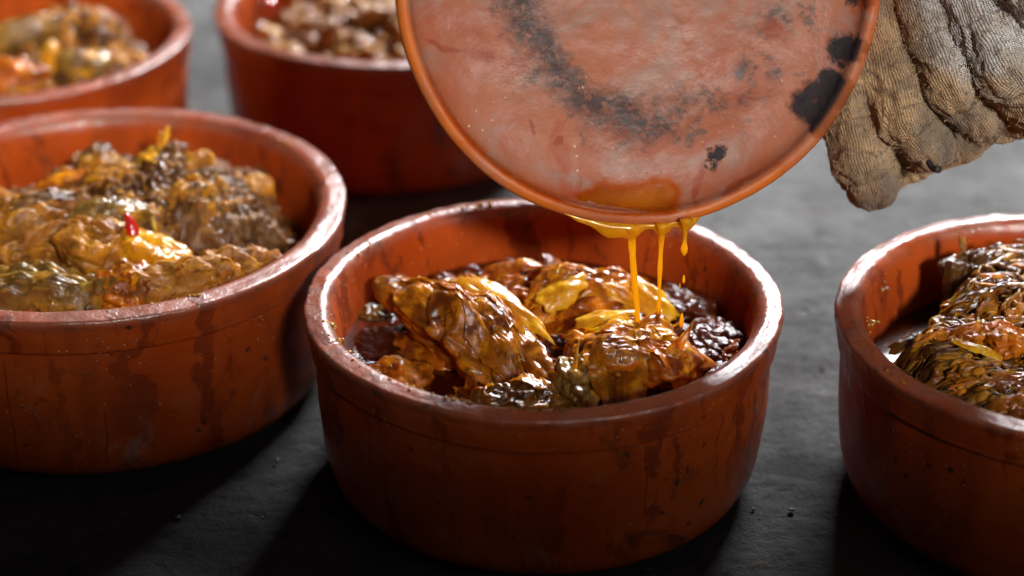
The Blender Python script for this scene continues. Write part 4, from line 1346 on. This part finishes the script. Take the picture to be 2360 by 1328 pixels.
# ------------------------------------------------------------------ lid held over the front pot
YS = at_z(1492, 768, 0.086).y                     # depth at which the streams fall
CAMV = Vector((0, 0, CAM_H))
Bp = at_y(1492, 522, YS)
rC = ray(1482, -44).normalized()
view = (CAMV - (CAMV + rC * 1.0)).normalized()    # from lid towards the camera
n0 = view.copy()
axis_up = Vector((0, SP, CP))
n0.rotate(Matrix.Rotation(math.radians(12), 3, axis_up))          # turned a little to the right
n0.rotate(Matrix.Rotation(math.radians(2), 3, Vector((1, 0, 0))))
t = (Bp - CAMV).dot(n0) / rC.dot(n0)
LC = CAMV + rC * t
LID_R = (LC - Bp).length
zl = n0.normalized()
yl = (LC - Bp).normalized()
yl = (yl - zl * yl.dot(zl)).normalized()
xl = yl.cross(zl)
LMAT = Matrix(((xl.x, yl.x, zl.x, LC.x), (xl.y, yl.y, zl.y, LC.y), (xl.z, yl.z, zl.z, LC.z), (0, 0, 0, 1)))
px = LID_R / 560.0


def lid_xy(u, v):
    r = ray(u, v)
    tt = (LC - CAMV).dot(zl) / r.dot(zl)
    q = LMAT.inverted() @ (CAMV + r * tt)
    return q.x, q.y


LID_CHAR = [(*lid_xy(1885, 235), 50 * px), (*lid_xy(1930, 205), 40 * px), (*lid_xy(1905, 275), 34 * px), (*lid_xy(1962, 110), 36 * px), (*lid_xy(2000, -5), 26 * px), (*lid_xy(1668, 362), 20 * px)]
LID_STAIN = [(*lid_xy(1030, 108), -22, 62 * px, 9 * px), (*lid_xy(1120, 135), -8, 42 * px, 20 * px), (*lid_xy(1622, 425), 72, 62 * px, 12 * px), (*lid_xy(1795, 398), 35, 40 * px, 12 * px),
             (*lid_xy(1700, 430), 25, 60 * px, 9 * px), (*lid_xy(1300, 330), 40, 16 * px, 9 * px), (*lid_xy(1230, 300), -60, 22 * px, 8 * px), (*lid_xy(1800, 75), 10, 30 * px, 34 * px)]
R_ = LID_R
LID_IN = spline([(0.0001, -0.0125), (0.35 * R_, -0.0130), (0.60 * R_, -0.0132), (0.78 * R_, -0.0122), (0.87 * R_, -0.0098), (0.915 * R_, -0.0072), (0.932 * R_, -0.0050), (0.942 * R_, -0.0015),
                 (0.952 * R_, 0.0002), (0.968 * R_, 0.0006), (0.984 * R_, 0.0004), (0.996 * R_, -0.0006), (1.0 * R_, -0.0028)], 72)
LID_OUT = spline([(1.0 * R_, -0.0022), (0.9985 * R_, -0.0050), (0.985 * R_, -0.0085), (0.93 * R_, -0.0125), (0.82 * R_, -0.0165), (0.5 * R_, -0.0225), (0.0001, -0.0250)], 40)
LID_M = M_lid()
lid = empty('pot_lid', (0, 0, 0))
lid.matrix_world = LMAT
tag(lid, 'terracotta lid with sooty ring held upside over the front pot', 'lid')


def lid_shape(prof):
    V, F = lathe(prof, None, 260)
    r = np.hypot(V[:, 0], V[:, 1])
    V[:, 2] += 0.0010 * fbm(V * np.array([26, 26, 0]) + 4, 2) * sstep(0, 0.02, r) + 0.0003 * fbm(V * np.array([120, 120, 0]) + 9, 2)
    k = 0.0007 * perlin(V * np.array([20, 20, 0]) + 14)
    V[:, :2] *= (1 + k / np.maximum(r, 0.02))[:, None]
    return V, F[:, ::-1]


j = Join()
j.add(*lid_shape(LID_IN))
obj('dish', j.mesh('lid_dish'), LID_M, lid)
obj('back', mesh_np('lid_back', *lid_shape(LID_OUT)), CLAY, lid)
KN = spline([(0.0001, -0.046), (0.012, -0.0455), (0.019, -0.042), (0.0205, -0.037), (0.017, -0.031), (0.014, -0.027), (0.017, -0.022)], 30)
obj('knob', mesh_np('lid_knob', *lathe(KN, None, 48)), CLAY, lid)


def lid_z(r):
    return np.interp(r, LID_IN[:, 0], LID_IN[:, 1])


# oil lying in the lower edge of the lid
POOL = [(1262, 482), (1310, 452), (1352, 428), (1402, 412), (1440, 414), (1482, 410), (1530, 402), (1566, 403), (1586, 424), (1588, 462), (1572, 500), (1500, 516), (1400, 511), (1320, 498)]
POOL = np.array([lid_xy(*p_) for p_ in POOL])
POOL = spline(np.vstack([POOL, POOL[:1]]), 160)[:-1]
STRIP = np.array([[0.947 * R_ * math.cos(math.radians(d_)), 0.947 * R_ * math.sin(math.radians(d_))] for d_ in np.linspace(-176, -84, 80)])


def seg_dist(P, A, closed):
    B = np.roll(A, -1, 0) if closed else A[1:]
    A = A if closed else A[:-1]
    best = np.full(len(P), 9.0)
    ins = np.zeros(len(P), bool)
    for a, b in zip(A, B):
        ab = b - a
        t_ = np.clip(((P - a) @ ab) / (ab @ ab + 1e-15), 0, 1)
        best = np.minimum(best, np.linalg.norm(P - a - t_[:, None] * ab, axis=1))
        c_ = ((a[1] > P[:, 1]) != (b[1] > P[:, 1]))
        with np.errstate(divide='ignore', invalid='ignore'):
            xi = (b[0] - a[0]) * (P[:, 1] - a[1]) / (b[1] - a[1]) + a[0]
        ins ^= c_ & (P[:, 0] < xi)
    return best, ins


na, nr = 420, 90
ang = np.radians(np.linspace(-178, -72, na))
rad = np.linspace(0.66, 0.962, nr) * R_
A, Rg = np.meshgrid(ang, rad, indexing='ij')
X, Y = Rg * np.cos(A), Rg * np.sin(A)
PP = np.stack([X, Y], -1).reshape(-1, 2)
wn = fbm(np.c_[PP * 130, 0 * PP[:, 0]], 3)
dp, ins = seg_dist(PP, POOL, True)
sd1 = np.where(ins, dp, -dp) + 0.0016 * wn
ds, _ = seg_dist(PP, STRIP, False)
dgr = np.degrees(np.arctan2(PP[:, 1], PP[:, 0]))
sd2 = 0.0042 * sstep(-178, -140, dgr) + 0.0004 - ds + 0.0012 * wn
sd = np.maximum(sd1, sd2).reshape(X.shape)
th = 0.0003 * sstep(0, 0.012, sd) * sstep(0.962 * R_, 0.945 * R_, Rg) + 0.00045 * sstep(-0.0012, 0.0022, sd) - 0.00012
wz = (0.0010 * fbm(np.stack([X * 26, Y * 26, 0 * X], -1).reshape(-1, 3) + 4, 2) + 0.0003 * fbm(np.stack([X * 120, Y * 120, 0 * X], -1).reshape(-1, 3) + 9, 2)).reshape(X.shape)
Z = lid_z(Rg) + wz + th
Vp = np.stack([X, Y, Z], -1).reshape(-1, 3)
Fp = grid_faces(na, nr)
ok = (sd.reshape(-1)[Fp] > -0.0010).any(1)
puddle = obj('oil_puddle', mesh_np('oil_puddle', Vp, Fp[ok]), M_film())
puddle.matrix_world = LMAT
fa = puddle.data.attributes.new('film', 'FLOAT', 'POINT')
if len(puddle.data.vertices) == sd.size:
    fa.data.foreach_set('value', sstep(-0.0010, 0.0120, sd).astype(np.float32).ravel())
tag(puddle, 'orange oil pooled along the lower lip of the tilted lid', 'oil')

# ------------------------------------------------------------------ oil dripping from the lid
AMBER = M_amber()
drip = empty('dripping_oil', tuple(at_y(1470, 765, YS)))
tag(drip, 'golden oil running off the lid lip in thin streams', 'oil')


def lip_point(u):
    """point on the lower lip of the lid seen at column u"""
    best = None
    for a in np.linspace(-140, -50, 721):
        q = LMAT @ Vector((0.990 * R_ * math.cos(math.radians(a)), 0.990 * R_ * math.sin(math.radians(a)), -0.0005))
        d = q.y * CP - (q.z - CAM_H) * SP
        uu = 1180 + FPX * q.x / d
        if best is None or abs(uu - u) < best[0]:
            best = (abs(uu - u), q)
    return best[1]


def local(V, o):
    return np.asarray(V) - np.array(o.location)


us = np.linspace(1300, 1622, 90)
lp = np.array([lip_point(u)[:] for u in us])
fr = 0.0011 * sstep(1300, 1340, us) * sstep(1622, 1600, us) + 0.0002
for c, wd, a in ((1410, 34, 0.0028), (1456, 22, 0.0022), (1527, 16, 0.0022), (1580, 18, 0.0022)):
    fr = fr + a * np.exp(-((us - c) / wd) ** 2)
lp[:, 2] -= fr * 0.95
V, F = tube_np(lp, fr, 14)
ctr = np.vstack([np.repeat(lp, 14, axis=0), lp[0], lp[-1]])
V[:, 1] = ctr[:, 1] + (V[:, 1] - ctr[:, 1]) * 0.6
obj('film', mesh_np('film', local(V, drip), F), AMBER, drip)


def stream(pts, rad, n=70):
    tp = spline([tuple(at_y(u, v, YS + dy)) for (u, v, dy) in pts], n)
    rr = np.interp(np.linspace(0, 1, n), np.linspace(0, 1, len(rad)), rad)
    rr = rr * (1 + 0.10 * perlin(np.stack([np.linspace(0, 9, n), 0 * rr + rad[0] * 9e3, 0 * rr], -1)))
    V, F = tube_np(tp, rr, 14)
    return obj('stream', mesh_np('stream', local(V, drip), F), AMBER, drip)


q = 0.000208
stream([(1456, 522, 0), (1457, 570, 0), (1462, 640, 0), (1468, 700, 0), (1471, 762, 0)], np.array([20, 10, 8, 7, 8, 7.5, 7, 6.5, 6, 4]) * q)
stream([(1527, 514, 0), (1524, 560, 0), (1521, 620, 0), (1519, 690, 0), (1518, 768, 0)], np.array([17, 8, 5.5, 5, 6, 5, 4, 5, 6, 4, 3.5]) * q)
stream([(1581, 505, 0), (1579, 535, 0), (1578, 560, 0), (1577, 574, 0), (1577, 590, 0)], np.array([17, 10, 7.5, 6, 5, 4.5, 5, 8, 7.5, 1]) * q)
for (u_, v_, r_) in ((1471, 764, 0.0050), (1518, 770, 0.0044)):      # where the streams land and spread
    U, F = ico(4)
    V = U * np.array([r_ * 1.5, r_ * 1.1, 0.0016])
    V = V + U * (perlin(U * 2.2 + r_ * 900) * r_ * 0.45)[:, None] * np.array([1, 1, 0.15])
    V = V + np.array(at_y(u_, v_, YS)[:]) + np.array([0, -0.001, 0.0004])
    obj('landing_pool', mesh_np('landing_pool', local(V, drip), F), AMBER, drip)
GD = 'drops of oil falling from the lid'


def drop(u, v, du, dv, dy, label):
    c = at_y(u, v, YS + dy)
    U, F = ico(3)
    V = U * np.array([du * q, du * q, dv * q])
    V[:, :2] *= (1 - 0.35 * U[:, 2])[:, None]
    o = obj('oil_drop', mesh_np('oil_drop', V, F), AMBER, None, tuple(c))
    tag(o, label, 'oil drop', GD)


drop(1576, 643, 3.2, 11, 0, 'golden drop of oil falling below the short right stream')
drop(1567, 659, 1.3, 7, 0, 'tiny streak of oil falling left of the golden drop')
drop(1571, 738, 5.0, 20, 0.006, 'golden streak of oil splashing into the front pot on the right')

# ------------------------------------------------------------------ gloved hand gripping the lid from behind
GY0 = LC.y + 0.004


def gp(u, v, dy):
    return np.array(at_y(u, v, GY0 + dy)[:])


def capsule(P, a, b, ra, rb):
    ab = b - a
    t = np.clip(((P - a) @ ab) / (ab @ ab), 0, 1)
    return np.linalg.norm(P - a - t[..., None] * ab, axis=-1) - (ra + (rb - ra) * t), t


def smin(a, b, k):
    h = np.clip(0.5 + 0.5 * (b - a) / k, 0, 1)
    return b + (a - b) * h - k * h * (1 - h)


# finger chains: (u, v, depth offset, radius in metres)
CH = [
    [(1925, 150, 0.048, .0140), (1968, 285, 0.034, .0145), (1988, 372, 0.022, .0146), (2008, 428, 0.022, .0122)],
    [(2015, -40, 0.062, .0140), (2052, 130, 0.044, .0148), (2092, 270, 0.022, .0150), (2140, 338, 0.020, .0120)],
    [(2110, -60, 0.052, .0145), (2160, 90, 0.036, .0152), (2208, 200, 0.018, .0150), (2252, 262, 0.022, .0130)],
    [(2215, -80, 0.040, .0145), (2275, 60, 0.024, .0160), (2330, 160, 0.006, .0160), (2390, 230, 0.016, .0150)],
]
PALM = [((1990, 180, 0.045, .016), (2090, 330, 0.040, .014)), ((2075, 380, 0.034, .0100), (2200, 300, 0.036, .0150)), ((2160, 300, 0.036, .0150), (2420, 200, 0.036, .0200)), ((2200, 60, 0.045, .020), (2480, 90, 0.040, .030)), ((2420, -80, 0.02, .03), (2560, 60, 0.03, .04))]
pts = [gp(*c[:3]) for ch in CH for c in ch] + [gp(*e[:3]) for s_ in PALM for e in s_]
lo = np.min(pts, 0) - 0.045
hi = np.max(pts, 0) + 0.045
hi[0] = min(hi[0], gp(2520, 0, 0)[0])
cell = 0.0013
dims = np.ceil((hi - lo) / cell).astype(int)
gxs = [lo[k] + np.arange(dims[k]) * cell for k in range(3)]
PX = np.stack(np.meshgrid(*gxs, indexing='ij'), -1)
field = np.full(PX.shape[:3], 1.0)
for ch in CH:
    d = None
    for a, b in zip(ch[:-1], ch[1:]):
        e, _ = capsule(PX, gp(*a[:3]), gp(*b[:3]), a[3], b[3])
        d = e if d is None else smin(d, e, 0.004)
    field = smin(field, d, 0.0036)
for a, b in PALM:
    e, _ = capsule(PX, gp(*a[:3]), gp(*b[:3]), a[3], b[3])
    field = smin(field, e, 0.008)
V, F = surface_nets(field, lo, cell)
# smooth, then folds of the cloth
N = np.zeros_like(V)
fn = np.cross(V[F[:, 2]] - V[F[:, 0]], V[F[:, 3]] - V[F[:, 1]])
for k in range(4):
    np.add.at(N, F[:, k], fn)
N /= np.linalg.norm(N, axis=1)[:, None] + 1e-12
# stitch coordinates: along and around the nearest finger
best = np.full(len(V), 9.0)
knit = np.zeros((len(V), 3))
viewd = np.array((CAMV - LC).normalized()[:])
for ch in CH:
    acc = 0
    for a, b in zip(ch[:-1], ch[1:]):
        A0, B0 = gp(*a[:3]), gp(*b[:3])
        d, tt = capsule(V, A0, B0, a[3], b[3])
        L = np.linalg.norm(B0 - A0)
        T = (B0 - A0) / L
        e1 = viewd - T * (viewd @ T)
        e1 /= np.linalg.norm(e1)
        e2 = np.cross(T, e1)
        rel = V - A0 - tt[:, None] * (B0 - A0)
        an = np.arctan2(rel @ e2, rel @ e1)
        m = d < best
        best[m] = d[m]
        knit[m, 0] = an[m] * 0.0145
        knit[m, 1] = acc + ((V[m] - A0) @ T)
        acc += L
pal = best > 0.004
knit[pal, 0] = V[pal, 0] * 0.8 + V[pal, 2] * 0.6
knit[pal, 1] = V[pal, 2] * 0.8 - V[pal, 0] * 0.6
fold = ridged(np.stack([knit[:, 0] * 95, knit[:, 1] * 34, best * 10], -1) + fbm(V * 35, 2)[:, None] * 0.8, 2)
V = V + N * (0.0015 * fold + 0.0012 * fbm(V * 48 + 3, 2) + 0.0005 * fbm(V * 420 + 3, 3))[:, None]
gme = mesh_np('gloved_hand', V, F)
cl = np.array([gp(2330, 20, 0)])
far = np.linalg.norm((V - cl) * np.array([1, 0.4, 1]), axis=1)
clean_lit = sstep(0.052, 0.026, far + 0.006 * fbm(V * 60 + 8, 3))  # clean cuff, widened to paint in window light at upper right
at1 = gme.attributes.new('knit', 'FLOAT_VECTOR', 'POINT')
at1.data.foreach_set('vector', knit.astype(np.float32).ravel())
at2 = gme.attributes.new('clean_lit', 'FLOAT', 'POINT')
at2.data.foreach_set('value', clean_lit.astype(np.float32))
hand = obj('gloved_hand', gme, M_glove())
tag(hand, 'hand in a dirty knitted cotton glove gripping the lid from behind', 'glove')
# fuzz of loose fibres
rnd = np.random.RandomState(3)
sel = rnd.choice(len(V), 6000, replace=False)
fd = N[sel] + rnd.normal(size=(len(sel), 3)) * 0.9
fd /= np.linalg.norm(fd, axis=1)[:, None]
sd = np.cross(fd, rnd.normal(size=(len(sel), 3)))
sd /= np.linalg.norm(sd, axis=1)[:, None] + 1e-9
Lf = rnd.uniform(0.0008, 0.0034, len(sel))[:, None]
b0 = V[sel] - N[sel] * 0.0003
mid = b0 + fd * Lf * 0.6 + rnd.normal(size=(len(sel), 3)) * 0.0003
tipp = b0 + fd * Lf + rnd.normal(size=(len(sel), 3)) * 0.0006
wv = sd * 0.00009
FV = np.stack([b0 - wv, b0 + wv, mid + wv, mid - wv, tipp + wv * .5, tipp - wv * .5], 1).reshape(-1, 3)
k = np.arange(len(sel))[:, None] * 6
FF = np.vstack([k + np.array([0, 1, 2, 3]), k + np.array([3, 2, 4, 5])])
fz = Mat('cotton_fibre')
fz.set(Base_Color=(0.42, 0.31, 0.20), Roughness=0.9)
fib = obj('fibres', mesh_np('fibres', FV, FF), fz.m, hand)
tag(fib, kind='stuff')
tw = Mat('burnt_twig')
tw.set(Base_Color=(0.02, 0.018, 0.016), Roughness=0.6)
g0, g1, g2 = gp(2140, 372, 0.0), gp(2150, 388, -0.004), gp(2164, 391, -0.008)
V, F = tube_np(spline([g0, g1, g2], 10), np.linspace(0.0016, 0.0018, 10), 8)
tag(obj('charred_splinter', mesh_np('charred_splinter', V, F), tw.m), 'tiny black splinter sticking out under the glove', 'splinter')

# ------------------------------------------------------------------ crumbs on the rims, grit on the floor
rnd = random.Random(11)
CR = M_food('dry_crumb', (0.16, 0.05, 0.006), (0.34, 0.14, 0.015), (0.50, 0.24, 0.02), (0.5, 0.3, 0.1), 0.5, coat=0.4, wet=0.2)


def crumbs(key, spots, label, seed):
    loc, s, sd = POTS[key]
    r_ = random.Random(seed)
    j = Join()
    for (deg, rr, n, size) in spots:
        for _ in range(n):
            a = math.radians(deg + r_.gauss(0, 3.0))
            r = rr + r_.gauss(0, 0.0018)
            z = float(np.interp(r, RIM_P[::-1][:, 0][:34], RIM_P[::-1][:, 1][:34])) if r < 0.1172 else 0.0965
            U, F = ico(2)
            sz = size * r_.uniform(0.5, 1.3)
            V = U * np.array([sz * r_.uniform(.7, 1.6), sz * r_.uniform(.7, 1.4), sz * 0.6]) + U * (fbm(U * 2 + r_.random() * 40, 2) * sz * 0.5)[:, None]
            V = V @ rotm((0, 0, r_.uniform(0, 180))).T
            p = wob_pot(np.array([[r * math.cos(a), r * math.sin(a), z]]), sd)[0]
            j.add(V + p * np.array(s) + np.array([0, 0, sz * 0.15]), F)
    o = obj('food_crumbs', j.mesh('food_crumbs'), CR, None, loc)
    o['seed'] = seed
    return tag(o, label, 'crumbs', kind='stuff')


crumbs('center', [(-111, .109, 12, .0012), (-88, .109, 14, .0012), (-96, .110, 10, .0009), (190, .106, 12, .0012), (206, .108, 8, .0009), (222, .110, 8, .0008), (235, .110, 10, .0008),
                  (108, .113, 8, .001), (122, .114, 6, .001), (-25, .101, 12, .001), (60, .109, 3, .0011), (150, .110, 5, .0008), (-75, .107, 8, .0007)], 'orange crumbs stuck on the rim of the front pot', 41)
crumbs('left', [(-80, .106, 8, .0009), (-60, .110, 6, .0008), (-100, .107, 8, .0008), (40, .112, 6, .001)], 'orange crumbs on the rim of the large left pot', 43)
crumbs('right', [(170, .101, 10, .001), (185, .104, 8, .0009), (150, .103, 5, .0012), (208, .1165, 4, .0011)], 'orange crumbs on the rim of the right pot', 45)

j = Join()
gr = np.random.RandomState(19)
for i in range(130):
    x, y = gr.uniform(-0.3, 0.4), gr.uniform(0.74, 1.15)
    if min((x - p[0][0]) ** 2 + (y - p[0][1]) ** 2 for p in POTS.values()) < 0.125 ** 2 and (x + .2275) ** 2 + (y - 1.0358) ** 2 > 0:
        if min(math.hypot(x - p[0][0], y - p[0][1]) - 0.093 * p[1][0] for p in POTS.values()) < 0:
            continue
    U, F = ico(2)
    sz = 0.0005 + 0.0010 * gr.rand() ** 4
    V = U * np.array([sz * gr.uniform(.7, 1.8), sz * gr.uniform(.7, 1.5), sz * 0.55]) + U * (fbm(U * 1.6 + gr.rand() * 40, 2) * sz * 0.4)[:, None]
    j.add(V + np.array([x, y, 0.0002]), F)
gm = Mat('charcoal_grit')
gc = gm.coord()
gm.set(Base_Color=gm.mix(gm.ramp(gm.noise(gc, 40, 2), 0.52, 0.60), (0.012, 0.011, 0.011), (0.05, 0.042, 0.036)), Roughness=0.7)
tag(obj('grit', j.mesh('grit'), gm.m), 'charcoal grit and crumbs scattered on the concrete', 'grit', kind='stuff')
